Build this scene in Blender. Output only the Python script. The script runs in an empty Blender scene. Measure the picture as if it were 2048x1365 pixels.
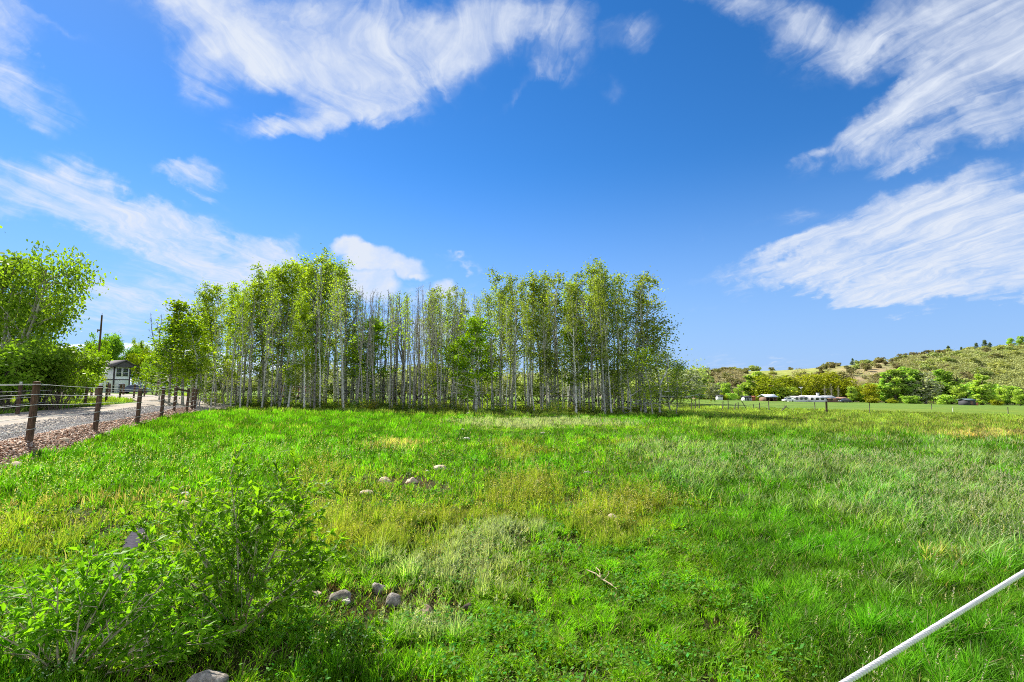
import bpy, math, random
import numpy as np
from mathutils import Vector, Matrix

rng = np.random.default_rng(11)
random.seed(11)
SC = bpy.context.scene
COL = SC.collection
PI = math.pi

# ------------------------------------------------------------------ camera model (eye at 0,0,1.6 looking north)
EYE = 1.6
PITCH = math.atan((770 - 682.5) / 1024.0)
CP, SP = math.cos(PITCH), math.sin(PITCH)


def ray(px, py):
    cx = (np.asarray(px, float) - 1024) / 1024.0
    cy = (682.5 - np.asarray(py, float)) / 1024.0
    return cx, CP - cy * SP, SP + cy * CP


def project(x, y, z):
    zz = z - EYE
    fwd = y * CP + zz * SP
    up = -y * SP + zz * CP
    fwd = np.maximum(fwd, 1e-3)
    return 1024 + 1024 * x / fwd, 682.5 - 1024 * up / fwd


# ------------------------------------------------------------------ value noise
def _hash(i, j, s):
    h = (i.astype(np.int64) * 374761393 + j.astype(np.int64) * 668265263 + s * 974711) & 0x7fffffff
    h = ((h ^ (h >> 13)) * 1274126177) & 0x7fffffff
    h = h ^ (h >> 16)
    return (h & 0xffff) / 65535.0


def vnoise(x, y, s=0):
    xi, yi = np.floor(x), np.floor(y)
    fx, fy = x - xi, y - yi
    fx, fy = fx * fx * (3 - 2 * fx), fy * fy * (3 - 2 * fy)
    i, j = xi.astype(np.int64), yi.astype(np.int64)
    a, b = _hash(i, j, s), _hash(i + 1, j, s)
    c, d = _hash(i, j + 1, s), _hash(i + 1, j + 1, s)
    return (a * (1 - fx) + b * fx) * (1 - fy) + (c * (1 - fx) + d * fx) * fy


def fbm(x, y, s=0, o=3):
    t, a, w = 0, 0.5, 0
    for k in range(o):
        t = t + a * vnoise(x * 2 ** k, y * 2 ** k, s + k * 17)
        w += a
        a *= 0.5
    return t / w


def sstep(a, b, x):
    t = np.clip((np.asarray(x, float) - a) / (b - a), 0, 1)
    return t * t * (3 - 2 * t)


# ------------------------------------------------------------------ terrain
FN = np.array([0.92, 0.392])      # normal of the near fence line
FD = np.array([-0.392, 0.92])     # along it


def bank_edge(y):
    return -4.95 - 0.62 * sstep(11, 21, y)


def gz(x, y, micro=True):
    x = np.asarray(x, float)
    y = np.asarray(y, float)
    z = -20 * np.tanh((0.02 * x + 0.015 * y) / 20)
    d = np.hypot(x, y)
    if micro:
        z = z + 0.06 * (fbm(x / 2.3, y / 2.3, 5) - 0.5) * sstep(2, 7, d) + 0.30 * (fbm(x / 13, y / 13, 9) - 0.5) * sstep(12, 30, d) * (1 - 0.6 * sstep(40, 160, d))
    c = FN[0] * x + FN[1] * y
    c0 = bank_edge(y)
    t = sstep(0, 0.85, c0 - c)
    t = t * (1 - sstep(31, 37, y) * sstep(-10.5, -8.5, c)) * (1 - sstep(60, 100, y)) * sstep(-14, -6, y)
    return z * (1 - t) + 0.27 * t


def hit(px, py, micro=True):
    """ground point seen at a place of the photograph"""
    dx, dy, dz = ray(px, py)
    t = EYE / max(1e-4, -float(dz) + 0.02)
    lo, hi = 0.5, 600.0
    for _ in range(60):
        m = 0.5 * (lo + hi)
        if EYE + dz * m - float(gz(dx * m, dy * m, micro)) > 0:
            lo = m
        else:
            hi = m
    m = 0.5 * (lo + hi)
    return Vector((float(dx * m), float(dy * m), float(gz(dx * m, dy * m, micro))))


def at(px, py, dist):
    """point on the ray of a photo place whose northing is dist"""
    dx, dy, dz = ray(px, py)
    k = dist / float(dy)
    return Vector((float(dx) * k, dist, EYE + float(dz) * k))


def on_ground(px, dist):
    dx, dy, dz = ray(px, 800)
    x = float(dx) / float(dy) * dist
    return Vector((x, dist, float(gz(x, dist))))


# ------------------------------------------------------------------ mesh helpers
class MB:
    def __init__(self):
        self.V, self.F, self.C, self.n = [], [], [], 0
        self.M = []

    def add(self, V, F, c=None, mat=0):
        V = np.asarray(V, float).reshape(-1, 3)
        F = np.asarray(F, np.int64)
        self.V.append(V)
        self.F.append(F + self.n)
        self.M.append(np.full(len(F), mat, np.int32))
        if c is None:
            c = 0.5
        c = np.asarray(c, float)
        if c.ndim == 0:
            c = np.full((len(V), 3), float(c))
        elif c.ndim == 1:
            c = np.repeat(c[:, None], 3, 1) if len(c) == len(V) else np.tile(c, (len(V), 1))
        self.C.append(c)
        self.n += len(V)

    def tube(self, P, rad, sides=6, c=None, cap=True):
        P = np.asarray(P, float)
        n = len(P)
        rad = np.broadcast_to(np.asarray(rad, float), (n,))
        T = np.gradient(P, axis=0)
        T /= np.linalg.norm(T, axis=1)[:, None] + 1e-9
        ref = np.array([0.0, 0, 1]) if abs(T[:, 2]).mean() < 0.8 else np.array([1.0, 0, 0])
        A = np.cross(T, ref)
        A /= np.linalg.norm(A, axis=1)[:, None] + 1e-9
        B = np.cross(T, A)
        th = np.arange(sides) * 2 * PI / sides
        ring = P[:, None, :] + rad[:, None, None] * (np.cos(th)[None, :, None] * A[:, None, :] + np.sin(th)[None, :, None] * B[:, None, :])
        V = ring.reshape(-1, 3)
        i = np.arange(n - 1)[:, None] * sides
        j = np.arange(sides)[None, :]
        k = (j + 1) % sides
        F = np.stack([i + j, i + k, i + sides + k, i + sides + j], -1).reshape(-1, 4)
        self.add(V, F, c)
        if cap and rad[-1] > 0.004:
            m = self.n
            base = m - sides
            for q in range(1, sides - 1):
                self.F.append(np.array([[base, base + q + 1, base + q]]))
                self.M.append(np.zeros(1, np.int32))

    def box(self, lo, hi, mtx=None, c=None, mat=0):
        x0, y0, z0 = lo
        x1, y1, z1 = hi
        V = np.array([[x0, y0, z0], [x1, y0, z0], [x1, y1, z0], [x0, y1, z0], [x0, y0, z1], [x1, y0, z1], [x1, y1, z1], [x0, y1, z1]], float)
        if mtx is not None:
            V = np.array([list(mtx @ Vector(v)) for v in V])
        F = [[0, 3, 2, 1], [4, 5, 6, 7], [0, 1, 5, 4], [1, 2, 6, 5], [2, 3, 7, 6], [3, 0, 4, 7]]
        self.add(V, F, c, mat)

    def build(self, name, mat, parent=None, smooth=False):
        V = np.concatenate(self.V)
        o = np_mesh(name, V, self.F, np.concatenate(self.C), mat, parent, smooth, self.M)
        return o


def np_mesh(name, V, faces, C, mat, parent=None, smooth=False, midx=None):
    me = bpy.data.meshes.new(name)
    me.vertices.add(len(V))
    me.vertices.foreach_set('co', np.ascontiguousarray(V, np.float32).ravel())
    tot = np.concatenate([np.full(len(f), f.shape[1], np.int32) for f in faces])
    loops = np.concatenate([f.ravel() for f in faces]).astype(np.int32)
    me.loops.add(len(loops))
    me.loops.foreach_set('vertex_index', loops)
    me.polygons.add(len(tot))
    st = np.zeros(len(tot), np.int32)
    st[1:] = np.cumsum(tot)[:-1]
    me.polygons.foreach_set('loop_start', st)
    try:
        me.polygons.foreach_set('loop_total', tot)
    except Exception:
        pass
    if smooth:
        me.polygons.foreach_set('use_smooth', np.ones(len(tot), bool))
    mats = mat if isinstance(mat, (list, tuple)) else [mat]
    for m in mats:
        me.materials.append(m)
    if midx is not None and len(mats) > 1:
        me.polygons.foreach_set('material_index', np.concatenate(midx))
    if C is not None:
        a = me.color_attributes.new('col', 'FLOAT_COLOR', 'POINT')
        c4 = np.ones((len(V), 4), np.float32)
        c4[:, :3] = C
        a.data.foreach_set('color', c4.ravel())
    me.update()
    me.validate()
    o = bpy.data.objects.new(name, me)
    COL.objects.link(o)
    if parent is not None:
        o.parent = parent
    return o


def empty(name, loc, rz=0.0):
    o = bpy.data.objects.new(name, None)
    o.empty_display_size = 0.2
    COL.objects.link(o)
    o.location = loc
    o.rotation_euler = (0, 0, rz)
    return o


def tag(o, label=None, cat=None, group=None, kind=None):
    if label:
        o['label'] = label
    if cat:
        o['category'] = cat
    if group:
        o['group'] = group
    if kind:
        o['kind'] = kind
    return o


def kids(o):
    return [c for c in KIDS.get(o.name, [])]


KIDS = {}


def register(root):
    """remember a prototype's tree of parts for copying"""
    for o in list(COL.objects):
        p = o.parent
        if p is not None:
            L = KIDS.setdefault(p.name, [])
            if o not in L:
                L.append(o)
    return root


def copy_tree(o, parent=None):
    c = o.copy()
    COL.objects.link(c)
    if parent is not None:
        c.parent = parent
    for ch in KIDS.get(o.name, []):
        copy_tree(ch, c)
    return c


class Proto:
    """first use places the prototype itself, later uses copies of it and its parts"""
    def __init__(self, root, h):
        self.root, self.h, self.used = register(root), h, False

    def place(self, loc, rz, s, label, cat, group=None, lean=(0, 0), sxy=None):
        o = copy_tree(self.root) if self.used else self.root
        self.used = True
        o.location = loc
        o.rotation_euler = (lean[0], lean[1], rz)
        o.scale = ((sxy or s), (sxy or s), s)
        for k in ('label', 'category', 'group'):
            if k in o:
                del o[k]
        return tag(o, label, cat, group)


# ------------------------------------------------------------------ materials
def newmat(name):
    m = bpy.data.materials.new(name)
    m.use_nodes = True
    nt = m.node_tree
    nt.nodes.clear()
    out = nt.nodes.new('ShaderNodeOutputMaterial')
    return m, nt, out


def N(nt, t, **kw):
    n = nt.nodes.new('ShaderNode' + t)
    for k, v in kw.items():
        if k == 'inp':
            for a, b in v.items():
                n.inputs[a].default_value = b
        else:
            setattr(n, k, v)
    return n


def ramp(nt, stops, interp='LINEAR'):
    r = nt.nodes.new('ShaderNodeValToRGB')
    r.color_ramp.interpolation = interp
    e = r.color_ramp.elements
    while len(e) < len(stops):
        e.new(0.5)
    for i, (p, c) in enumerate(stops):
        e[i].position = p
        e[i].color = (c[0], c[1], c[2], 1)
    return r


def mat_noise(name, stops, scale=5, rough=0.9, bump=0.0, detail=6, coord='Object', stretch=(1, 1, 1), spec=0.2, metallic=0.0):
    m, nt, out = newmat(name)
    b = N(nt, 'BsdfPrincipled')
    b.inputs['Roughness'].default_value = rough
    b.inputs['Specular IOR Level'].default_value = spec
    b.inputs['Metallic'].default_value = metallic
    tc = N(nt, 'TexCoord')
    mp = N(nt, 'Mapping')
    mp.inputs['Scale'].default_value = stretch
    nz = N(nt, 'TexNoise')
    nz.inputs['Scale'].default_value = scale
    nz.inputs['Detail'].default_value = detail
    nz.inputs['Roughness'].default_value = 0.62
    rp = ramp(nt, stops)
    L = nt.links.new
    L(tc.outputs[coord], mp.inputs[0])
    L(mp.outputs[0], nz.inputs['Vector'])
    L(nz.outputs['Fac'], rp.inputs[0])
    L(rp.outputs[0], b.inputs['Base Color'])
    if bump:
        bp = N(nt, 'Bump')
        bp.inputs['Strength'].default_value = bump
        bp.inputs['Distance'].default_value = 0.02
        L(nz.outputs['Fac'], bp.inputs['Height'])
        L(bp.outputs[0], b.inputs['Normal'])
    L(b.outputs[0], out.inputs[0])
    return m


def mat_plain(name, col, rough=0.5, spec=0.3, metallic=0.0):
    return mat_noise(name, [(0.3, tuple(c * 0.85 for c in col)), (0.7, tuple(min(1, c * 1.1) for c in col))], 9, rough, 0, 4, spec=spec, metallic=metallic)


def mat_leaf(name, dark, light, trans=0.45, hue_var=0.03, val_var=0.25, rough=0.55, spec=0.12):
    """leaves: per-leaf shade in the colour attribute, per-tree shade from the object"""
    m, nt, out = newmat(name)
    L = nt.links.new
    at_ = N(nt, 'Attribute')
    at_.attribute_name = 'col'
    rp = ramp(nt, [(0.0, dark), (1.0, light)])
    L(at_.outputs['Fac'], rp.inputs[0])
    oi = N(nt, 'ObjectInfo')
    hs = N(nt, 'HueSaturation')
    m1 = N(nt, 'MapRange')
    m1.inputs[3].default_value = 0.5 - hue_var
    m1.inputs[4].default_value = 0.5 + hue_var * 0.6
    m2 = N(nt, 'MapRange')
    m2.inputs[3].default_value = 1 - val_var
    m2.inputs[4].default_value = 1 + val_var
    ml = N(nt, 'Math', operation='MULTIPLY')
    ml.inputs[1].default_value = 7.31
    fr = N(nt, 'Math', operation='FRACT')
    L(oi.outputs['Random'], m1.inputs[0])
    L(oi.outputs['Random'], ml.inputs[0])
    L(ml.outputs[0], fr.inputs[0])
    L(fr.outputs[0], m2.inputs[0])
    L(m1.outputs[0], hs.inputs['Hue'])
    L(m2.outputs[0], hs.inputs['Value'])
    L(rp.outputs[0], hs.inputs['Color'])
    p = N(nt, 'BsdfPrincipled')
    p.inputs['Roughness'].default_value = rough
    p.inputs['Specular IOR Level'].default_value = spec
    t = N(nt, 'BsdfTranslucent')
    g = N(nt, 'Mix', data_type='RGBA', blend_type='MULTIPLY')
    g.inputs[0].default_value = 1.0
    g.inputs[7].default_value = (1.08, 1.2, 0.40, 1)
    L(hs.outputs[0], p.inputs['Base Color'])
    L(hs.outputs[0], g.inputs[6])
    L(g.outputs[2], t.inputs['Color'])
    mx = N(nt, 'MixShader')
    mx.inputs[0].default_value = trans
    L(p.outputs[0], mx.inputs[1])
    L(t.outputs[0], mx.inputs[2])
    L(mx.outputs[0], out.inputs[0])
    return m


def mat_vcol(name, trans=0.4, rough=0.6, spec=0.15, tint=(1.2, 1.1, 0.6)):
    """blades: colour straight from the attribute"""
    m, nt, out = newmat(name)
    L = nt.links.new
    a = N(nt, 'Attribute')
    a.attribute_name = 'col'
    p = N(nt, 'BsdfPrincipled')
    p.inputs['Roughness'].default_value = rough
    p.inputs['Specular IOR Level'].default_value = spec
    L(a.outputs['Color'], p.inputs['Base Color'])
    if trans <= 0:
        L(p.outputs[0], out.inputs[0])
        return m
    g = N(nt, 'Mix', data_type='RGBA', blend_type='MULTIPLY')
    g.inputs[0].default_value = 1.0
    g.inputs[7].default_value = (*tint, 1)
    t = N(nt, 'BsdfTranslucent')
    L(a.outputs['Color'], g.inputs[6])
    L(g.outputs[2], t.inputs['Color'])
    mx = N(nt, 'MixShader')
    mx.inputs[0].default_value = trans
    L(p.outputs[0], mx.inputs[1])
    L(t.outputs[0], mx.inputs[2])
    L(mx.outputs[0], out.inputs[0])
    return m


def mat_aspen(name, pale=(0.62, 0.60, 0.54), dark=(0.07, 0.06, 0.05), lo=0.30, hi=0.42):
    m, nt, out = newmat(name)
    L = nt.links.new
    tc = N(nt, 'TexCoord')
    mp = N(nt, 'Mapping')
    mp.inputs['Scale'].default_value = (3.0, 3.0, 6.0)
    n1 = N(nt, 'TexNoise')
    n1.inputs['Scale'].default_value = 1.4
    n1.inputs['Detail'].default_value = 5
    rp = ramp(nt, [(lo, dark), (hi, tuple(c * 0.75 for c in pale)), (0.62, pale)])
    n2 = N(nt, 'TexNoise')
    n2.inputs['Scale'].default_value = 0.5
    oi = N(nt, 'ObjectInfo')
    mr = N(nt, 'MapRange')
    mr.inputs[3].default_value = 0.5
    mr.inputs[4].default_value = 1.15
    hs = N(nt, 'HueSaturation')
    b = N(nt, 'BsdfPrincipled')
    b.inputs['Roughness'].default_value = 0.75
    b.inputs['Specular IOR Level'].default_value = 0.2
    L(tc.outputs['Object'], mp.inputs[0])
    L(mp.outputs[0], n1.inputs['Vector'])
    L(n1.outputs['Fac'], rp.inputs[0])
    L(oi.outputs['Random'], mr.inputs[0])
    L(mr.outputs[0], hs.inputs['Value'])
    L(rp.outputs[0], hs.inputs['Color'])
    L(hs.outputs[0], b.inputs['Base Color'])
    L(b.outputs[0], out.inputs[0])
    return m


M_ASPEN = mat_aspen('aspen_bark', (0.66, 0.64, 0.57), (0.07, 0.06, 0.05), 0.33, 0.45)
M_DEAD = mat_aspen('dead_aspen_bark', (0.50, 0.46, 0.40), (0.06, 0.05, 0.04), 0.36, 0.5)
M_BARK = mat_noise('grey_brown_bark', [(0.3, (0.05, 0.04, 0.03)), (0.7, (0.2, 0.16, 0.12))], 8, bump=0.4)
M_BARKPALE = mat_noise('pale_bark', [(0.3, (0.22, 0.19, 0.15)), (0.7, (0.5, 0.46, 0.38))], 6)
M_POST = mat_noise('weathered_post_wood', [(0.25, (0.035, 0.022, 0.015)), (0.55, (0.10, 0.062, 0.04)), (0.8, (0.2, 0.14, 0.1))], 14, bump=0.5, stretch=(3, 3, 0.4))
M_POSTEND = mat_noise('post_end_grain', [(0.3, (0.12, 0.08, 0.05)), (0.7, (0.3, 0.22, 0.15))], 20)
M_GREYPOST = mat_noise('grey_post_wood', [(0.3, (0.07, 0.06, 0.05)), (0.7, (0.25, 0.22, 0.18))], 14, bump=0.4, stretch=(3, 3, 0.4))
M_WIRE = mat_plain('white_fence_wire', (0.72, 0.70, 0.64), 0.5)
M_CAP = mat_plain('white_insulator_plastic', (0.75, 0.75, 0.72), 0.4)
M_BLACK = mat_plain('black_insulator_plastic', (0.03, 0.03, 0.03), 0.5)
L_ASPEN = mat_leaf('aspen_leaves', (0.10, 0.17, 0.012), (0.43, 0.54, 0.035), 0.56, 0.012, 0.15)
L_OLIVE = mat_leaf('olive_aspen_leaves', (0.11, 0.155, 0.022), (0.41, 0.48, 0.08), 0.53, 0.012, 0.15)
L_BRIGHT = mat_leaf('bright_yellow_green_leaves', (0.09, 0.16, 0.008), (0.36, 0.50, 0.012), 0.5, 0.02, 0.15)
L_GREEN = mat_leaf('cottonwood_leaves', (0.08, 0.16, 0.012), (0.30, 0.45, 0.04), 0.5, 0.02, 0.15)
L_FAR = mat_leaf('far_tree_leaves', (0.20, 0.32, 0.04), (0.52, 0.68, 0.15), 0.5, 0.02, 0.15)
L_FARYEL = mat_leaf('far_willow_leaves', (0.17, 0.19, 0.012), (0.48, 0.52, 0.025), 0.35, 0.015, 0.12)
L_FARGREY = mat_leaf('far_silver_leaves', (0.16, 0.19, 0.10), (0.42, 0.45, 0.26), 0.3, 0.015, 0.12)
L_OAK = mat_leaf('scrub_oak_leaves', (0.13, 0.125, 0.05), (0.38, 0.35, 0.15), 0.25, 0.03, 0.22)
L_OAKG = mat_leaf('green_scrub_oak_leaves', (0.18, 0.21, 0.055), (0.46, 0.50, 0.17), 0.3, 0.03, 0.2)
L_CON = mat_leaf('conifer_needles', (0.05, 0.08, 0.03), (0.18, 0.26, 0.11), 0.1, 0.02, 0.15)
L_SHRUB = mat_leaf('sapling_leaves', (0.085, 0.21, 0.010), (0.28, 0.52, 0.02), 0.55, 0.01, 0.06, 0.55, 0.22)
M_STEM = mat_noise('pale_sapling_stem', [(0.3, (0.28, 0.22, 0.13)), (0.7, (0.55, 0.48, 0.36))], 12)
# ------------------------------------------------------------------ camera, sun, sky
cam = bpy.data.cameras.new('camera')
cam.sensor_width = 36
cam.lens = 18
cam.clip_start = 0.05
cam.clip_end = 60000
co = bpy.data.objects.new('camera', cam)
COL.objects.link(co)
co.location = (0, 0, EYE)
co.rotation_euler = (PI / 2 + PITCH, 0, 0)
SC.camera = co

SUN_EL = math.radians(40)
SUN_AZ = math.atan2(-0.72, 0.70)            # west of north
sd = Vector((math.sin(SUN_AZ) * math.cos(SUN_EL), math.cos(SUN_AZ) * math.cos(SUN_EL), math.sin(SUN_EL)))
sl = bpy.data.lights.new('sun', 'SUN')
sl.energy = 5.0
sl.angle = math.radians(0.53)
sl.color = (1.0, 0.95, 0.86)
so = bpy.data.objects.new('sun', sl)
COL.objects.link(so)
so.rotation_euler = (-sd).to_track_quat('-Z', 'Y').to_euler()
so.location = sd * 50

SC.view_settings.view_transform = 'Standard'
SC.view_settings.look = 'None'
SC.view_settings.exposure = EXPOSURE = 1.15
SC.view_settings.gamma = 1.0


def build_world():
    w = bpy.data.worlds.new('World')
    SC.world = w
    w.use_nodes = True
    nt = w.node_tree
    nt.nodes.clear()
    L = nt.links.new
    out = nt.nodes.new('ShaderNodeOutputWorld')
    bg = N(nt, 'Background')
    bg.inputs['Strength'].default_value = 0.1
    sky = N(nt, 'TexSky')
    sky.sky_type = 'NISHITA'
    sky.sun_disc = False
    sky.sun_elevation = SUN_EL
    sky.sun_rotation = SUN_AZ
    sky.altitude = 2000
    sky.air_density = 1.0
    sky.dust_density = 0.2
    sky.ozone_density = 4.0
    tc = N(nt, 'TexCoord')
    sx = N(nt, 'SeparateXYZ')
    L(tc.outputs['Generated'], sx.inputs[0])

    def M(op, a, b=None, c=None, clamp=False):
        n = N(nt, 'Math', operation=op)
        n.use_clamp = clamp
        for i, v in enumerate((a, b, c)):
            if v is None:
                continue
            if isinstance(v, (int, float)):
                n.inputs[i].default_value = v
            else:
                L(v, n.inputs[i])
        return n.outputs[0]

    X, Y, Z = sx.outputs
    yc = M('MAXIMUM', Y, 0.05)
    u = M('DIVIDE', X, yc)
    v = M('DIVIDE', Z, yc)
    zc = M('ADD', M('MAXIMUM', Z, 0.0), 0.10)
    qx = M('DIVIDE', X, zc)
    qy = M('DIVIDE', Y, zc)
    cuv = N(nt, 'CombineXYZ')
    L(u, cuv.inputs[0]); L(v, cuv.inputs[1])
    cq = N(nt, 'CombineXYZ')
    L(qx, cq.inputs[0]); L(qy, cq.inputs[1])

    def noise(vec, scale, detail, rough=0.6, stretch=None, dist=0.0, loc=(0, 0, 0), rot=0.0):
        mp = N(nt, 'Mapping')
        mp.inputs['Location'].default_value = loc
        mp.inputs['Rotation'].default_value = (0, 0, rot)
        mp.inputs['Scale'].default_value = stretch or (1, 1, 1)
        L(vec, mp.inputs[0])
        n = N(nt, 'TexNoise')
        n.noise_dimensions = '2D'
        n.inputs['Scale'].default_value = scale
        n.inputs['Detail'].default_value = detail
        n.inputs['Roughness'].default_value = rough
        n.inputs['Distortion'].default_value = dist
        L(mp.outputs[0], n.inputs['Vector'])
        return n

    # wispy warp of the mask chart
    wn = noise(cuv.outputs[0], 3.2, 5, 0.6)
    wn2 = noise(cq.outputs[0], 1.6, 4, 0.6, (1.6, 0.8, 1))
    def warp(vec, n, amt):
        s = N(nt, 'VectorMath', operation='SUBTRACT')
        s.inputs[1].default_value = (0.5, 0.5, 0.5)
        L(n.outputs['Color'], s.inputs[0])
        k = N(nt, 'VectorMath', operation='SCALE')
        k.inputs['Scale'].default_value = amt
        L(s.outputs[0], k.inputs[0])
        a = N(nt, 'VectorMath', operation='ADD')
        L(vec, a.inputs[0]); L(k.outputs[0], a.inputs[1])
        return a.outputs[0]
    wn3 = noise(cuv.outputs[0], 11.0, 5, 0.65)
    wv = warp(warp(warp(cuv.outputs[0], wn, 0.14), wn2, 0.08), wn3, 0.05)

    def chart(px, py):
        dx, dy, dz = ray(px, py)
        return dx / dy, dz / dy

    def ell(px, py, rx, ry, ang, gain):
        """soft elongated bank of cloud; ang in degrees, positive rises to the right"""
        a, b = chart(px, py)
        mp = N(nt, 'Mapping')
        mp.vector_type = 'TEXTURE'
        mp.inputs['Location'].default_value = (a, b, 0)
        mp.inputs['Rotation'].default_value = (0, 0, math.radians(ang))
        mp.inputs['Scale'].default_value = (rx * 1.2 / 1024, ry * 1.2 / 1024, 1)
        g = N(nt, 'TexGradient')
        g.gradient_type = 'SPHERICAL'
        L(wv, mp.inputs[0])
        L(mp.outputs[0], g.inputs[0])
        return M('MULTIPLY', g.outputs['Fac'], gain)

    cirrus = CLOUDS
    tot = None
    for e in cirrus:
        o = ell(*e)
        tot = o if tot is None else M('ADD', tot, o)
    # domain-warped cloud-plane coordinates: long fibres that curl
    wa = noise(cq.outputs[0], 0.9, 3, 0.5, loc=(3.1, 1.7, 0), rot=0.5)
    q1 = warp(cq.outputs[0], wa, 0.5)
    wb = noise(q1, 2.6, 3, 0.55, loc=(7.0, 2.0, 0), rot=1.1)
    q2 = warp(q1, wb, 0.16)
    wc = noise(q2, 7.5, 3, 0.6, loc=(1.0, 9.0, 0), rot=2.0)
    q3 = warp(q2, wc, 0.10)
    f1 = noise(q2, 1.3, 6, 0.55, (1.5, 0.8, 1), 0.0, rot=0.3).outputs['Fac']
    f2 = noise(wv, 5.0, 7, 0.58, (1, 1.5, 1), 0.0, rot=0.6).outputs['Fac']
    f3 = noise(q3, 5.0, 5, 0.58, (1.7, 0.5, 1), 0.0, rot=-0.25).outputs['Fac']
    f8 = noise(q3, 13.0, 4, 0.55, (1.7, 0.45, 1), 0.0, rot=0.15).outputs['Fac']
    n = M('ADD', M('ADD', M('MULTIPLY', f1, 0.8), M('MULTIPLY', f2, 0.75)), M('ADD', M('MULTIPLY', f3, 0.65), M('MULTIPLY', f8, 0.22)))   # centre ~1.21
    totc = M('MINIMUM', tot, 1.1)
    gate = N(nt, 'MapRange'); gate.interpolation_type = 'SMOOTHSTEP'
    gate.inputs[1].default_value = 0.0; gate.inputs[2].default_value = 0.35
    L(tot, gate.inputs[0])
    den = M('ADD', M('MULTIPLY', totc, 1.55), M('MULTIPLY', M('SUBTRACT', n, 1.21), 3.2))
    den = M('SUBTRACT', den, 0.16)
    mr = N(nt, 'MapRange')
    mr.interpolation_type = 'SMOOTHSTEP'
    mr.inputs[1].default_value = 0.0
    mr.inputs[2].default_value = 2.55
    mr.inputs[3].default_value = 0.0
    mr.inputs[4].default_value = 0.97
    L(den, mr.inputs[0])
    veil = N(nt, 'MapRange'); veil.interpolation_type = 'SMOOTHSTEP'
    veil.inputs[1].default_value = 0.02; veil.inputs[2].default_value = 1.2; veil.inputs[4].default_value = 0.5
    L(M('ADD', tot, M('MULTIPLY', M('SUBTRACT', f3, 0.5), 0.9)), veil.inputs[0])
    vm = N(nt, 'MapRange')
    vm.inputs[1].default_value = 0.34; vm.inputs[2].default_value = 0.64; vm.inputs[3].default_value = 0.25; vm.inputs[4].default_value = 1.15
    L(M('ADD', M('MULTIPLY', f8, 0.45), M('MULTIPLY', f2, 0.55)), vm.inputs[0])
    vv = M('MULTIPLY', veil.outputs[0], vm.outputs[0])
    # thin cloud adds to the thick one, so that no flat sheet shows
    both = M('SUBTRACT', 1.0, M('MULTIPLY', M('SUBTRACT', 1.0, mr.outputs[0]), M('SUBTRACT', 1.0, vv)))
    f9 = noise(q2, 3.6, 7, 0.62, (2.6, 0.42, 1), 0.0, (4, 6, 0), 0.05).outputs['Fac']
    f10 = noise(q3, 9.0, 5, 0.6, (2.4, 0.45, 1), 0.0, (8, 2, 0), -0.1).outputs['Fac']
    st = N(nt, 'MapRange')
    st.inputs[1].default_value = 0.38; st.inputs[2].default_value = 0.58; st.inputs[3].default_value = 0.66; st.inputs[4].default_value = 1.04
    L(M('ADD', M('MULTIPLY', f9, 0.62), M('MULTIPLY', f10, 0.38)), st.inputs[0])
    c1 = M('MULTIPLY', M('MULTIPLY', both, gate.outputs[0]), st.outputs[0], None, True)
    # cumulus behind the grove: crisper edges
    cv = warp(warp(cuv.outputs[0], noise(cuv.outputs[0], 14, 4, 0.6), 0.035), noise(cuv.outputs[0], 5, 3, 0.6), 0.05)
    wv_save = wv
    wv = cv
    tc_ = None
    for e in CUMULUS:
        a, b = chart(e[0], e[1])
        mp = N(nt, 'Mapping'); mp.vector_type = 'TEXTURE'
        mp.inputs['Location'].default_value = (a, b, 0)
        mp.inputs['Rotation'].default_value = (0, 0, math.radians(e[4]))
        mp.inputs['Scale'].default_value = (e[2] / 1024, e[3] / 1024, 1)
        g = N(nt, 'TexGradient'); g.gradient_type = 'SPHERICAL'
        L(cv, mp.inputs[0]); L(mp.outputs[0], g.inputs[0])
        o = M('MULTIPLY', g.outputs['Fac'], e[5])
        tc_ = o if tc_ is None else M('MAXIMUM', tc_, o)
    f4 = noise(cuv.outputs[0], 9.0, 6, 0.6).outputs['Fac']
    mr2 = N(nt, 'MapRange')
    mr2.interpolation_type = 'SMOOTHSTEP'
    mr2.inputs[1].default_value = 0.28
    mr2.inputs[2].default_value = 0.75
    mr2.inputs[4].default_value = 0.95
    L(M('ADD', tc_, M('MULTIPLY', M('SUBTRACT', f4, 0.5), 0.7)), mr2.inputs[0])
    f11 = noise(cv, 11.0, 5, 0.6, (1, 1.3, 1), 0.0, (2, 2, 0), 0.4).outputs['Fac']
    pf = N(nt, 'MapRange')
    pf.inputs[1].default_value = 0.36; pf.inputs[2].default_value = 0.6; pf.inputs[3].default_value = 0.70; pf.inputs[4].default_value = 1.05
    L(f11, pf.inputs[0])
    call = M('MAXIMUM', c1, M('MULTIPLY', mr2.outputs[0], pf.outputs[0], None, True))
    call = M('MULTIPLY', call, M('GREATER_THAN', Y, 0.06))
    # unseen bright clouds behind the camera, added to lift shade on trees and grass
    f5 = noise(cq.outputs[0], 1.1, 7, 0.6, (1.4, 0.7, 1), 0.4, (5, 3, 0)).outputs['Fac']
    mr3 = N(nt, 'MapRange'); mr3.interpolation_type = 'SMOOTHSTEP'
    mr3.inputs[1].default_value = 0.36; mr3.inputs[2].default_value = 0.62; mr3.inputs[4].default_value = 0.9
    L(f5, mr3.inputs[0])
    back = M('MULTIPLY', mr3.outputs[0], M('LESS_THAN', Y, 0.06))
    # sky tint
    hs = N(nt, 'HueSaturation')
    hs.inputs['Saturation'].default_value = SKY_SAT
    hs.inputs['Value'].default_value = SKY_VAL
    hs.inputs['Hue'].default_value = SKY_HUE
    L(sky.outputs[0], hs.inputs['Color'])
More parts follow.
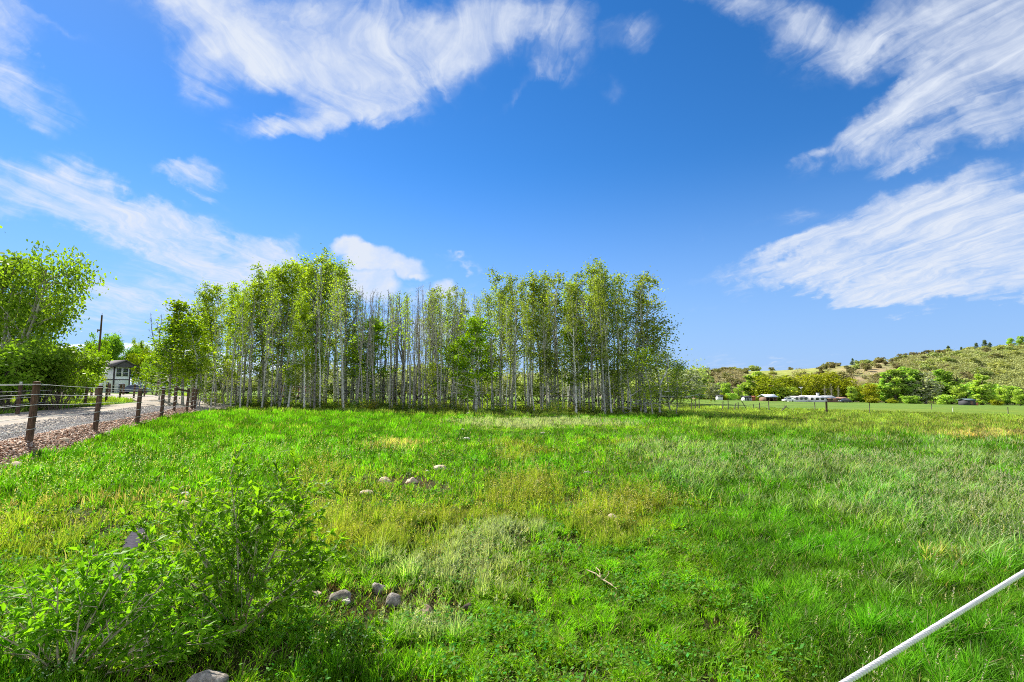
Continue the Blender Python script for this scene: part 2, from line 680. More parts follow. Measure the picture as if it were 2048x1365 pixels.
    mixh = N(nt, 'Mix', data_type='RGBA')
    mixh.inputs[7].default_value = (*SKY_HORIZON, 1)
    L(hs.outputs[0], mixh.inputs[6])
    hz = N(nt, 'MapRange'); hz.interpolation_type = 'SMOOTHSTEP'
    hz.inputs[1].default_value = -0.05; hz.inputs[2].default_value = 0.42
    hz.inputs[3].default_value = 0.95; hz.inputs[4].default_value = 0.0
    L(Z, hz.inputs[0]); L(hz.outputs[0], mixh.inputs[0])
    mix = N(nt, 'Mix', data_type='RGBA')
    mix.inputs[7].default_value = (*CLOUD_COL, 1)
    L(call, mix.inputs[0])
    L(mixh.outputs[2], mix.inputs[6])
    mixb = N(nt, 'Mix', data_type='RGBA')               # added fill light: extra-bright cloud in the unseen half of the sky
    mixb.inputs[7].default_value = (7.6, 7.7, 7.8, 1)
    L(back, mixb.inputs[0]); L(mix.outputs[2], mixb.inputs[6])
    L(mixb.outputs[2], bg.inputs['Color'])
    L(bg.outputs[0], out.inputs[0])
    w.cycles.sampling_method = 'MANUAL'
    w.cycles.sample_map_resolution = 512


SKY_SAT, SKY_VAL, SKY_HUE = 1.27, 0.80, 0.503
SKY_HORIZON = (1.45, 2.35, 4.15)
CLOUD_COL = (3.45, 3.75, 4.3)
# centre (photo px), half length, half height, tilt (deg, rising right +), gain
CLOUDS = [
    (560, 60, 330, 120, -12, 1.3), (430, 40, 260, 70, -25, 0.6), (590, 90, 190, 80, -10, 0.7),
    (410, 160, 80, 60, -50, 0.75), (860, 90, 210, 120, 10, 0.95), (930, 60, 200, 90, 25, 0.7),
    (760, 190, 180, 60, -8, 0.8), (640, 235, 110, 34, 12, 0.7), (520, 255, 90, 30, -8, 0.95), (690, 215, 160, 50, 10, 0.5), (840, 160, 150, 70, 28, 0.6),
    (1010, 30, 180, 80, 20, 0.7), (1110, 90, 100, 70, 40, 0.65), (1240, 65, 75, 45, 0, 0.85), (1030, 180, 90, 22, 45, 0.5),
    (40, 170, 150, 62, -48, 1.1), (-60, 60, 160, 120, -45, 1.1), (100, 60, 140, 14, -28, 0.35),
    (40, 385, 190, 60, -22, 1.0), (230, 430, 230, 66, -25, 1.15), (370, 490, 230, 62, -24, 1.15), (480, 530, 190, 60, -12, 0.8), (300, 550, 160, 60, -28, 0.8), (120, 420, 100, 50, -20, 0.5),
    (200, 590, 190, 50, -12, 0.85), (90, 530, 150, 30, -8, 0.35), (520, 560, 120, 70, 0, 0.6), (580, 495, 70, 30, 25, 0.45),
    (360, 345, 60, 26, -14, 0.6), (420, 360, 70, 28, -20, 0.5), (440, 405, 90, 28, -35, 0.45), (375, 375, 45, 18, -25, 0.4),
    (940, 532, 60, 9, -4, 0.75), (1180, 150, 50, 30, 20, 0.4),
    (1500, 20, 260, 40, -12, 0.75), (1590, 70, 130, 46, -25, 0.7), (1420, 15, 120, 24, -15, 0.4), (1730, 75, 70, 40, 30, 0.5),
    (1860, 30, 330, 90, 20, 0.8), (2040, 90, 260, 110, 25, 0.9), (1840, 215, 290, 66, 30, 1.1), (1950, 140, 180, 75, 25, 1.1), (1700, 275, 150, 22, 32, 0.6),
    (1980, 250, 250, 52, 22, 1.0), (1840, 315, 110, 26, 30, 0.9), (2050, 210, 140, 90, 20, 0.8),
    (1950, 420, 330, 70, 17, 1.0), (2000, 490, 420, 95, 10, 1.3), (1760, 500, 330, 46, 12, 1.1), (1560, 530, 210, 20, 10, 0.85), (1900, 560, 330, 46, 2, 1.1), (1560, 565, 100, 24, 14, 0.8),
    (1700, 455, 340, 26, 4, 0.4), (1680, 601, 60, 14, -3, 0.75), (1800, 585, 260, 18, 0, 0.6), (2020, 610, 90, 14, 0, 0.85), (1880, 390, 160, 40, 25, 0.7),
    (1420, 610, 90, 10, 4, 0.22), (1560, 725, 160, 12, 2, 0.35), (1430, 715, 60, 18, 0, 0.3),
    (250, 650, 130, 60, -4, 0.55), (860, 610, 220, 70, 0, 0.5), (1000, 700, 300, 60, 0, 0.35),
]
CUMULUS = [
    (740, 520, 90, 46, -8, 1.35), (700, 498, 56, 34, 0, 1.2), (790, 535, 100, 36, -16, 1.25), (735, 502, 46, 26, 0, 1.1),
    (720, 570, 140, 60, -5, 1.2), (830, 556, 60, 14, -10, 0.8), (890, 590, 60, 34, 0, 0.9), (880, 660, 120, 70, 0, 0.7), (600, 640, 120, 60, 0, 0.6),
]
build_world()

# ------------------------------------------------------------------ zones of the meadow
COLS = {                       # real blade colours
    'L': (0.180, 0.380, 0.010),    # short bright turf
    'U': (0.108, 0.290, 0.010),    # lush green
    'T': (0.098, 0.262, 0.012),    # tall deep green
    'S': (0.180, 0.320, 0.075),    # silvery seeding grass
    'O': (0.215, 0.285, 0.025),    # olive and straw stems
    'W': (0.250, 0.335, 0.110),    # pale downy weeds
    'Y': (0.245, 0.350, 0.060),    # yellow-green far meadow
    'R': (0.430, 0.370, 0.140),    # straw
    'G': (0.215, 0.345, 0.075),    # cooler far pasture
    'B': (0.085, 0.060, 0.038),    # soil
}
HGT = {'L': 0.078, 'U': 0.15, 'T': 0.14, 'S': 0.22, 'O': 0.165, 'W': 0.14, 'Y': 0.22, 'R': 0.16, 'G': 0.2, 'B': 0.04}
KEYS = list(COLS)


def zones(x, y):
    """weights of the vegetation types at ground places, as an (n, k) array"""
    z = gz(x, y, False)
    px, py = project(x, y, z)
    d = np.hypot(x, y)
    wx = (fbm(x * 0.9, y * 0.9, 31) - 0.5)
    wy = (fbm(x * 0.9, y * 0.9, 47) - 0.5)
    f = np.minimum(1.0, 3.5 / np.maximum(d, 1))
    qx = px + wx * 260 * f ** 0.6
    qy = py + wy * 130 * f

    def e(cx, cy, rx, ry, g=1.0, rot=0.0):
        a, b = math.cos(math.radians(rot)), math.sin(math.radians(rot))
        dx, dy = qx - cx, qy - cy
        return g * np.exp(-1.3 * (((dx * a - dy * b) / rx) ** 2 + ((dx * b + dy * a) / ry) ** 2))

    n1 = fbm(x * 1.7, y * 1.7, 71)
    n2 = fbm(x * 0.45, y * 0.45, 83)
    W = {k: np.zeros_like(px) for k in KEYS}
    W['L'] = W['L'] + 0.55
    xb = np.interp(py, [800, 830, 860, 900, 1000, 1100, 1250, 1365, 1600], [1420, 1400, 1380, 1330, 1450, 1500, 1600, 1700, 1800])
    tall = sstep(-130, 150, qx - xb) * sstep(842, 880, qy)
    W['T'] += 2.2 * tall
    seed = tall * (1 - sstep(-40, 60, qy - (985 + (px - 1400) * 0.10))) * sstep(868, 900, qy)
    W['S'] += 2.6 * seed * sstep(0.35, 0.62, n2 + 0.06)
    W['S'] += tall * (e(1980, 1040, 140, 90, 3) + e(1850, 1200, 80, 40, 0.8) + e(1700, 940, 200, 30, 1.5))
    W['U'] += e(380, 880, 330, 60, 4) + e(130, 960, 220, 45, 4) + e(560, 835, 260, 16, 2.5) + e(700, 870, 200, 18, 1.6) + e(1050, 930, 200, 40, 0.5) + e(1420, 840, 260, 9, 2)
    W['T'] += e(760, 873, 190, 13, 2.2) + e(1130, 872, 120, 8, 1.2)
    W['U'] += e(60, 1340, 200, 60, 0.8) + e(700, 1330, 160, 40, 0.7) + e(1480, 880, 140, 20, 1.0)
    W['O'] += e(690, 1040, 105, 58, 0.55) + e(890, 1045, 105, 34, 0.5) + e(1065, 985, 66, 32, 1.8) + e(150, 1070, 270, 45, 0.55) + e(630, 960, 70, 50, 0.6) + e(1240, 1030, 70, 40, 1.6) + e(1030, 900, 50, 22, 1.3) + e(800, 1100, 130, 30, 1.0)
    W['O'] += sstep(0.62, 0.8, n2) * 0.25 * (py > 880)
    W['R'] += e(160, 1005, 230, 18, 0.6) + e(780, 893, 80, 8, 1.2) + e(520, 858, 120, 9, 0.8) + e(1985, 868, 130, 8, 5) + e(1940, 845, 170, 9, 1.6) + e(1600, 840, 160, 5, 1.0) + e(1900, 1130, 60, 14, 2) + e(640, 822, 120, 5, 0.4)
    W['W'] += e(900, 1140, 170, 50, 0.34) + e(780, 1185, 90, 34, 0.3) + e(965, 1110, 80, 30, 0.3) + e(1100, 846, 170, 8, 1.5) + e(870, 1225, 60, 30, 1.0) + e(1000, 1075, 100, 20, 0.8)
    far = sstep(900, 845, qy)
    W['Y'] += far * sstep(1340, 1440, qx) * (0.5 + 1.6 * sstep(0.4, 0.65, n2)) + e(1900, 830, 260, 16, 2.5) + far * sstep(835, 822, qy) * 0.8
    W['Y'] += e(1330, 818, 80, 8, 2)
    W['G'] += 7 * sstep(824, 811, py + 9 * (n2 - 0.5)) * sstep(1380, 1480, px)
    # trodden bare earth
    soil = sstep(0.60, 0.74, fbm(x * 2.1, y * 2.1, 101)) * sstep(0.42, 0.62, fbm(x * 0.55, y * 0.55, 113)) * (1 - tall) * (py > 930)
    W['B'] += 2.0 * soil * sstep(0, 1, 1 - sstep(0.3, 1.5, W['U']))
    W['B'] += e(740, 1192, 150, 24, 3.6) * sstep(0.35, 0.6, n1) + e(1175, 990, 50, 30, 2.2) * sstep(0.35, 0.6, n1) + e(800, 968, 85, 12, 3.5) + e(560, 1285, 150, 45, 1.4) * sstep(0.3, 0.6, n1) + e(370, 1315, 220, 45, 1.6) + e(215, 1045, 60, 18, 1.6) + e(820, 1265, 90, 12, 2.2) + e(1040, 900, 60, 8, 1.0) + e(900, 1212, 60, 14, 2.0)
    A = np.stack([W[k] for k in KEYS], -1)
    A = A * (0.55 + 0.9 * np.stack([fbm(x * 3.1, y * 3.1, 200 + 7 * i) for i in range(len(KEYS))], -1))
    A = A ** 1.6
    return A / (A.sum(1, keepdims=True) + 1e-9)


CARR = np.array([COLS[k] for k in KEYS])
HARR = np.array([HGT[k] for k in KEYS])

# ------------------------------------------------------------------ ground sheet
def road_dist(x, y):
    """(distance to road centre line, half width there)"""
    best = np.full(np.shape(x), 1e9)
    hw = np.full(np.shape(x), 2.5)
    for (a, wa), (b, wb) in zip(ROAD[:-1], ROAD[1:]):
        ax, ay = a
        bx, by = b
        L2 = (bx - ax) ** 2 + (by - ay) ** 2
        t = np.clip(((x - ax) * (bx - ax) + (y - ay) * (by - ay)) / L2, 0, 1)
        dd = np.hypot(x - ax - t * (bx - ax), y - ay - t * (by - ay))
        k = dd < best
        best = np.where(k, dd, best)
        hw = np.where(k, wa + t * (wb - wa), hw)
    return best, hw


def fpt(c, s):
    return (FN[0] * c + FD[0] * s, FN[1] * c + FD[1] * s)


ROAD = [(fpt(-8.5, -14), 2.75), (fpt(-8.5, 8), 2.75), (fpt(-8.6, 22), 2.85), (fpt(-9.0, 32), 3.1), ((-25.2, 40), 3.4), ((-30.5, 47.5), 3.6), ((-41, 57), 4.0), ((-58, 70), 6.0), ((-78, 84), 9.0), ((-100, 94), 9.0)]


def build_ground():
    rr = [0.0] + list(0.55 * np.power(1.026, np.arange(0, 352)))
    rr = np.array(rr)
    fa = np.radians(np.linspace(-66, 66, 265))
    ba = np.radians(np.linspace(66, 294, 40))[1:-1]
    th = np.concatenate([fa, ba])
    nth = len(th)
    Rg, Tg = np.meshgrid(rr[1:], th, indexing='ij')
    x = np.concatenate([[0.0], (Rg * np.sin(Tg)).ravel()])
    y = np.concatenate([[0.0], (Rg * np.cos(Tg)).ravel()])
    z = gz(x, y)
    dd, hw = road_dist(x, y)
    z = z - 0.07 * (1 - sstep(hw - 0.5, hw - 0.1, dd))
    c = FN[0] * x + FN[1] * y
    c0 = bank_edge(y)
    onbank = (c < c0 - 0.15) & (c > -6.2) & (y < 33) & (y > -6)
    z = z - 0.05 * onbank
    z = z - 0.03 * sstep(0, 1, np.hypot(x, y) - 1)
    col = np.zeros((len(x), 3))
    infront = y > 0.3
    Zw = zones(x[infront], y[infront])
    g = Zw @ CARR
    d = np.hypot(x, y)[infront]
    k = sstep(20, 70, d)[:, None]
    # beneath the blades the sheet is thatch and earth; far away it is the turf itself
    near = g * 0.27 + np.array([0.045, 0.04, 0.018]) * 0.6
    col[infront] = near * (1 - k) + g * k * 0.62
    col[~infront] = COLS['L']
    F = []
    n = len(rr) - 1
    i = np.arange(n - 1)[:, None] * nth + 1
    j = np.arange(nth)[None, :]
    k = (j + 1) % nth
    Q = np.stack([i + j, i + nth + j, i + nth + k, i + k], -1).reshape(-1, 4)
    j = np.arange(nth)
    T = np.stack([np.zeros(nth, int), 1 + j, 1 + (j + 1) % nth], -1)
    m, nt, out = newmat('meadow_earth')
    L = nt.links.new
    a = N(nt, 'Attribute'); a.attribute_name = 'col'
    tc = N(nt, 'TexCoord')
    n1 = N(nt, 'TexNoise'); n1.inputs['Scale'].default_value = 1.3; n1.inputs['Detail'].default_value = 12; n1.inputs['Roughness'].default_value = 0.75
    n2 = N(nt, 'TexNoise'); n2.inputs['Scale'].default_value = 0.06; n2.inputs['Detail'].default_value = 5
    L(tc.outputs['Object'], n1.inputs['Vector']); L(tc.outputs['Object'], n2.inputs['Vector'])
    r1 = ramp(nt, [(0.3, (0.45, 0.5, 0.45)), (0.5, (0.95, 0.95, 0.9)), (0.72, (1.5, 1.4, 1.3))])
    r2 = ramp(nt, [(0.35, (0.8, 0.9, 0.8)), (0.65, (1.15, 1.05, 1.0))])
    L(n1.outputs['Fac'], r1.inputs[0]); L(n2.outputs['Fac'], r2.inputs[0])
    x1 = N(nt, 'Mix', data_type='RGBA', blend_type='MULTIPLY'); x1.inputs[0].default_value = 1
    x2 = N(nt, 'Mix', data_type='RGBA', blend_type='MULTIPLY'); x2.inputs[0].default_value = 1
    L(a.outputs['Color'], x1.inputs[6]); L(r1.outputs[0], x1.inputs[7])
    L(x1.outputs[2], x2.inputs[6]); L(r2.outputs[0], x2.inputs[7])
    p = N(nt, 'BsdfPrincipled'); p.inputs['Roughness'].default_value = 0.95; p.inputs['Specular IOR Level'].default_value = 0.05
    bp = N(nt, 'Bump'); bp.inputs['Strength'].default_value = 0.8; bp.inputs['Distance'].default_value = 0.05
    L(n1.outputs['Fac'], bp.inputs['Height']); L(bp.outputs[0], p.inputs['Normal'])
    L(x2.outputs[2], p.inputs['Base Color']); L(p.outputs[0], out.inputs[0])
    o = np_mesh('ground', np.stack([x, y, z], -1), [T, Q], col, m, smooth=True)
    tag(o, 'grassy valley meadow floor', 'ground', kind='structure')


build_ground()


def ribbon(name, left, right, mat, lift, lat=14, bumps=0.0, seed=1):
    """strip laid on the terrain between two edge lines"""
    Lp, Rp = np.array(left), np.array(right)
    t = np.linspace(0, 1, lat)
    P = Lp[:, None, :] * (1 - t)[None, :, None] + Rp[:, None, :] * t[None, :, None]
    x, y = P[..., 0].ravel(), P[..., 1].ravel()
    prof = np.tile(np.sin(t * PI) ** 0.5, len(Lp))
    z = gz(x, y) + lift * (0.2 + 0.8 * prof) + bumps * (fbm(x * 2, y * 2, seed) - 0.5) * prof
    n = len(Lp)
    i = np.arange(n - 1)[:, None] * lat
    j = np.arange(lat - 1)[None, :]
    F = np.stack([i + j, i + j + 1, i + lat + j + 1, i + lat + j], -1).reshape(-1, 4)
    return np_mesh(name, np.stack([x, y, z], -1), [F], None, mat, smooth=True)


def smooth_line(pts, n):
    """Catmull-Rom through points"""
    P = np.array(pts, float)
    P = np.vstack([2 * P[0] - P[1], P, 2 * P[-1] - P[-2]])
    out = []
    m = len(P) - 3
    for q in np.linspace(0, m - 1e-6, n):
        i = int(q)
        t = q - i
        a, b, c, d = P[i:i + 4]
        out.append(0.5 * ((2 * b) + (c - a) * t + (2 * a - 5 * b + 4 * c - d) * t * t + (3 * b - a - 3 * c + d) * t ** 3))
    return np.array(out)


def build_road():
    m, nt, out = newmat('packed_gravel')
    L = nt.links.new
    tc = N(nt, 'TexCoord')
    n1 = N(nt, 'TexNoise'); n1.inputs['Scale'].default_value = 14; n1.inputs['Detail'].default_value = 10; n1.inputs['Roughness'].default_value = 0.8
    n2 = N(nt, 'TexNoise'); n2.inputs['Scale'].default_value = 0.7; n2.inputs['Detail'].default_value = 5
    r1 = ramp(nt, [(0.3, (0.12, 0.10, 0.08)), (0.5, (0.30, 0.265, 0.215)), (0.7, (0.54, 0.49, 0.41))])
    r2 = ramp(nt, [(0.35, (0.80, 0.82, 0.86)), (0.65, (1.18, 1.10, 1.0))])
    L(tc.outputs['Object'], n1.inputs['Vector']); L(tc.outputs['Object'], n2.inputs['Vector'])
    L(n1.outputs['Fac'], r1.inputs[0]); L(n2.outputs['Fac'], r2.inputs[0])
    x1 = N(nt, 'Mix', data_type='RGBA', blend_type='MULTIPLY'); x1.inputs[0].default_value = 1
    L(r1.outputs[0], x1.inputs[6]); L(r2.outputs[0], x1.inputs[7])
    p = N(nt, 'BsdfPrincipled'); p.inputs['Roughness'].default_value = 0.9; p.inputs['Specular IOR Level'].default_value = 0.15
    bp = N(nt, 'Bump'); bp.inputs['Strength'].default_value = 0.7; bp.inputs['Distance'].default_value = 0.03
    L(n1.outputs['Fac'], bp.inputs['Height']); L(bp.outputs[0], p.inputs['Normal'])
    L(x1.outputs[2], p.inputs['Base Color']); L(p.outputs[0], out.inputs[0])
    line = smooth_line([(q[0][0], q[0][1], q[1]) for q in ROAD], 260)
    tg = np.gradient(line[:, :2], axis=0)
    tg /= np.linalg.norm(tg, axis=1)[:, None]
    nrm = np.stack([-tg[:, 1], tg[:, 0]], -1)
    jit = 0.18 * (fbm(line[:, 0] * 0.8, line[:, 1] * 0.8, 4) - 0.5)
    le = line[:, :2] + nrm * (line[:, 2] + jit)[:, None]
    ri = line[:, :2] - nrm * (line[:, 2] + jit)[:, None]
    o = ribbon('gravel_road', le, ri, m, 0.02, 22, 0.03, 3)
    tag(o, 'pale gravel lane curving past the post fence', 'road', kind='structure')
    # bark mulch bank below the fence
    ys = np.linspace(-5, 33.5, 170)
    c0 = bank_edge(ys)
    top, bot = [], []
    for y, c in zip(ys, c0):
        x_b = (c + 0.02 + 0.25 * (float(fbm(np.array([y * 0.7]), np.array([2.0]), 8)[0]) - 0.5) - FN[1] * y) / FN[0]
        x_t = (-6.35 + 0.3 * (float(fbm(np.array([y * 0.9]), np.array([7.0]), 8)[0]) - 0.5) - FN[1] * y) / FN[0]
        top.append((x_t, y)); bot.append((x_b, y))
    mm = mat_noise('bark_mulch', [(0.28, (0.06, 0.036, 0.024)), (0.5, (0.24, 0.14, 0.09)), (0.62, (0.38, 0.26, 0.18)), (0.75, (0.52, 0.42, 0.33))], 22, 0.95, 0.9, 8)
    o = ribbon('mulch_bank', top, bot, mm, 0.026, 16, 0.05, 6)
    tag(o, 'brown bark mulch bank below the fence posts', 'bank', kind='structure')


build_road()


# ------------------------------------------------------------------ chips on the bank and gravel on the lane (uncountable)
def scatter_stones(name, x, y, size, cols, mat, flat=0.5, lift=0.02):
    n = len(x)
    z = gz(x, y) + lift
    base = np.array([[1, 0, 0], [0, 1, 0], [-1, 0, 0], [0, -1, 0], [0, 0, 1], [0, 0, -0.6]], float)
    sc = np.stack([size * rng.uniform(0.6, 1.4, n), size * rng.uniform(0.35, 1.0, n), size * flat * rng.uniform(0.5, 1.2, n)], -1)
    a = rng.uniform(0, 2 * PI, n)
    V = base[None] * sc[:, None, :] * rng.uniform(0.75, 1.25, (n, 6, 1))
    tx, ty = rng.normal(0, 0.35, n), rng.normal(0, 0.35, n)
    V[..., 2] += V[..., 0] * tx[:, None] + V[..., 1] * ty[:, None]
    ca, sa = np.cos(a)[:, None], np.sin(a)[:, None]
    X = V[..., 0] * ca - V[..., 1] * sa + x[:, None]
    Y = V[..., 0] * sa + V[..., 1] * ca + y[:, None]
    P = np.stack([X, Y, V[..., 2] + z[:, None]], -1).reshape(-1, 3)
    f = np.array([[0, 1, 4], [1, 2, 4], [2, 3, 4], [3, 0, 4], [1, 0, 5], [2, 1, 5], [3, 2, 5], [0, 3, 5]])
    F = (f[None] + 6 * np.arange(n)[:, None, None]).reshape(-1, 3)
    C = np.repeat(cols, 6, 0)
    return np_mesh(name, P, [F], C, mat)


M_CHIP = mat_vcol('chips_and_pebbles', 0, 0.85)
n = 26000
yy = 4 + 30 * rng.random(n) ** 1.5
cc = bank_edge(yy) + 0.10 + (-6.3 - bank_edge(yy)) * rng.random(n) ** 0.9
xx = (cc - FN[1] * yy) / FN[0]
pal = np.array([(0.27, 0.13, 0.07), (0.38, 0.21, 0.12), (0.46, 0.29, 0.18), (0.52, 0.41, 0.31), (0.16, 0.085, 0.05), (0.6, 0.50, 0.40)])
o = scatter_stones('wood_chips', xx, yy, rng.uniform(0.018, 0.05, n), pal[rng.integers(0, 6, n)] * rng.uniform(0.7, 1.2, (n, 1)), M_CHIP, 0.35, 0.035)
tag(o, 'brown and grey bark chips strewn along the bank below the fence', 'wood chips', kind='stuff')
n = 24000
yy = 4 + 28 * rng.random(n) ** 1.4
cc = -6.15 - 2.4 * rng.random(n) ** 2.2
xx = (cc - FN[1] * yy) / FN[0]
g = rng.uniform(0.12, 0.42, n)
o = scatter_stones('gravel', xx, yy, rng.uniform(0.012, 0.036, n), np.stack([g, g * 0.95, g * 0.88], -1), M_CHIP, 0.6, 0.03)
tag(o, 'loose grey gravel along the near edge of the lane', 'gravel', kind='stuff')
# ------------------------------------------------------------------ rocks
M_ROCK = {
    'tan': mat_noise('tan_river_rock', [(0.25, (0.22, 0.15, 0.09)), (0.42, (0.48, 0.37, 0.24)), (0.75, (0.70, 0.58, 0.43))], 22, 0.9, 0.9),
    'grey': mat_noise('grey_river_rock', [(0.25, (0.08, 0.065, 0.05)), (0.45, (0.22, 0.19, 0.155)), (0.75, (0.46, 0.42, 0.36))], 26, 0.9, 0.9),
    'white': mat_noise('white_rock', [(0.25, (0.30, 0.27, 0.22)), (0.7, (0.62, 0.58, 0.51))], 22, 0.9, 0.7),
    'brown': mat_noise('brown_earth_clod', [(0.25, (0.09, 0.065, 0.045)), (0.6, (0.24, 0.18, 0.12)), (0.8, (0.36, 0.29, 0.2))], 18, 0.95, 0.9),
    'dark': mat_noise('dark_dried_dung', [(0.25, (0.02, 0.016, 0.012)), (0.7, (0.09, 0.07, 0.05))], 20, 0.95, 0.9),
}
# px, py (foot), width px, height ratio, depth ratio, material, label, category, roughness of form
ROCKS = [
    (270, 1312, 66, 0.72, 0.9, 'tan', 'big tan buried rock in the shade under the leafy sapling', 'rock', 0.16),
    (478, 1266, 30, 0.95, 0.9, 'tan', 'upright tan stone at the foot of the pale sapling stems', 'rock', 0.12),
    (398, 1392, 74, 0.8, 0.9, 'grey', 'large pale grey rock cut off by the bottom edge of the picture', 'rock', 0.14),
    (785, 1210, 36, 0.95, 1.0, 'grey', 'rounded two-tone grey rock standing upright in bare earth', 'rock', 0.08),
    (755, 1182, 30, 0.65, 0.9, 'grey', 'dark grey-brown rock just behind the upright two-tone rock', 'rock', 0.12),
    (668, 1200, 42, 0.5, 0.8, 'grey', 'crumbly mottled grey rock lying in bare dirt beside the sapling', 'rock', 0.24),
    (692, 1206, 18, 0.6, 0.9, 'white', 'small whitish broken stone touching the crumbly grey rock', 'rock', 0.2),
    (628, 1192, 24, 0.6, 0.9, 'tan', 'small ochre stone tucked under the right side of the sapling', 'rock', 0.1),
    (853, 1227, 28, 0.7, 0.9, 'brown', 'light brown crumbly clod of earth among pale downy weeds', 'clod', 0.3),
    (932, 1219, 26, 0.6, 0.9, 'dark', 'dark brown crumbly clod beside the downy weed patch', 'clod', 0.3),
    (828, 1220, 16, 0.9, 0.8, 'dark', 'small black clod between the upright rock and light brown clod', 'clod', 0.25),
    (1231, 1044, 26, 0.66, 0.9, 'tan', 'lone tan boulder topping the yellow weed tuft in the middle turf', 'rock', 0.08),
    (767, 965, 27, 0.55, 0.9, 'tan', 'round-backed tan rock left of the small dirt heap', 'rock', 0.07),
    (822, 964, 23, 0.6, 0.9, 'tan', 'grey-tan pointed rock on the small dirt heap', 'rock', 0.12),
    (730, 987, 31, 0.34, 0.8, 'tan', 'flat pale tan rock lowest of the cluster near the straw grass', 'rock', 0.08),
    (880, 939, 32, 0.38, 0.8, 'tan', 'long low tan rock, uppermost of the cluster in green turf', 'rock', 0.08),
    (853, 945, 10, 0.7, 0.9, 'white', 'pebble-sized pale stone beside the long low tan rock', 'rock', 0.1),
    (933, 879, 20, 0.32, 0.8, 'white', 'flat white rock in the dark green grass of mid meadow', 'rock', 0.08),
    (925, 860, 8, 0.5, 0.9, 'white', 'tiny pale stone beyond the flat white rock', 'rock', 0.1),
    (1088, 868, 19, 0.3, 0.8, 'grey', 'flat grey slab of rock in the mid meadow', 'rock', 0.1),
    (1046, 884, 8, 0.4, 0.9, 'tan', 'tiny tan stone in turf near the flat grey slab', 'rock', 0.1),
    (967, 945, 12, 0.6, 0.9, 'brown', 'small reddish-brown clod in the green turf above the straw clump', 'clod', 0.2),
    (1177, 947, 15, 0.45, 0.9, 'grey', 'small pointed grey stone right of the straw grass clump', 'rock', 0.16),
    (366, 993, 28, 0.4, 0.7, 'white', 'upper of two pale rocks behind the sapling', 'rock', 0.1),
    (362, 1010, 30, 0.42, 0.6, 'tan', 'lower of two pale rocks behind the sapling', 'rock', 0.1),
    (283, 1080, 26, 0.75, 0.7, 'tan', 'leaning tan rock at the head of the dark fabric strip', 'rock', 0.12),
    (24, 935, 36, 0.38, 0.8, 'tan', 'long pale rock at the lower edge of the mulch bank', 'rock', 0.1),
    (120, 883, 20, 0.6, 0.9, 'tan', 'round tan rock half way up the bark mulch bank', 'rock', 0.07),
    (212, 867, 15, 0.4, 0.9, 'white', 'pale stone on grass edge by the foot of the second fence post', 'rock', 0.1),
    (118, 925, 12, 0.35, 0.9, 'white', 'small white stone in the lush grass below the mulch bank', 'rock', 0.1),
    (936, 829, 7, 0.6, 0.9, 'white', 'small white stone lying beside the lone front aspen', 'rock', 0.1),
]
CLEAR = []           # (x, y, radius) kept free of tall grass


def rock_mesh(name, w, h, dpt, rough, mat, seed):
    r = np.random.default_rng(seed)
    nu, nv = 20, 12
    th = np.linspace(0, 2 * PI, nu, endpoint=False)
    ph = np.linspace(-0.42 * PI, 0.5 * PI, nv)
    T, P = np.meshgrid(th, ph)
    d = np.stack([np.cos(P) * np.cos(T), np.cos(P) * np.sin(T), np.sin(P)], -1).reshape(-1, 3)
    k = np.ones(len(d))
    for _ in range(6):
        ax = r.normal(size=3); ax /= np.linalg.norm(ax)
        k += rough * 0.55 * np.cos(d @ ax * r.uniform(1.5, 4.5) + r.uniform(0, 6))
    for _ in range(5):                                   # a few flat facets
        ax = r.normal(size=3); ax /= np.linalg.norm(ax)
        s = d @ ax
        lim = r.uniform(0.72, 0.95)
        k = np.where(s * k > lim, lim / np.maximum(s, 0.1), k)
    k += rough * 0.3 * (fbm(d[:, 0] * 4 + 9, d[:, 1] * 4 + d[:, 2] * 3, seed) - 0.5)
    V = d * k[:, None] * np.array([w / 2, dpt / 2, h])
    i = np.arange(nv - 1)[:, None] * nu
    j = np.arange(nu)[None, :]
    q = (j + 1) % nu
    F = np.stack([i + j, i + q, i + nu + q, i + nu + j], -1).reshape(-1, 4)
    return np_mesh(name, V, [F], None, mat, smooth=rough < 0.2)


for q, (px, py, wpx, hr, dr, mt, lab, cat, rg) in enumerate(ROCKS):
    p = hit(px, py)
    w = wpx / 1024 * p.y * (0.86 if 600 < px < 960 and py > 1150 else 1.0)
    o = rock_mesh('rock' if cat == 'rock' else 'earth_clod', w, w * hr * 0.72, w * dr, rg * 1.7, M_ROCK[mt], 40 + q)
    o.location = p + Vector((0, w * dr * 0.35, -0.06 * w))
    o.rotation_euler = (rng.normal(0, 0.06), rng.normal(0, 0.08), rng.uniform(-0.3, 0.3))
    tag(o, lab, cat)
    CLEAR.append((p.x, p.y + w * dr * 0.3, w * 0.62, w))

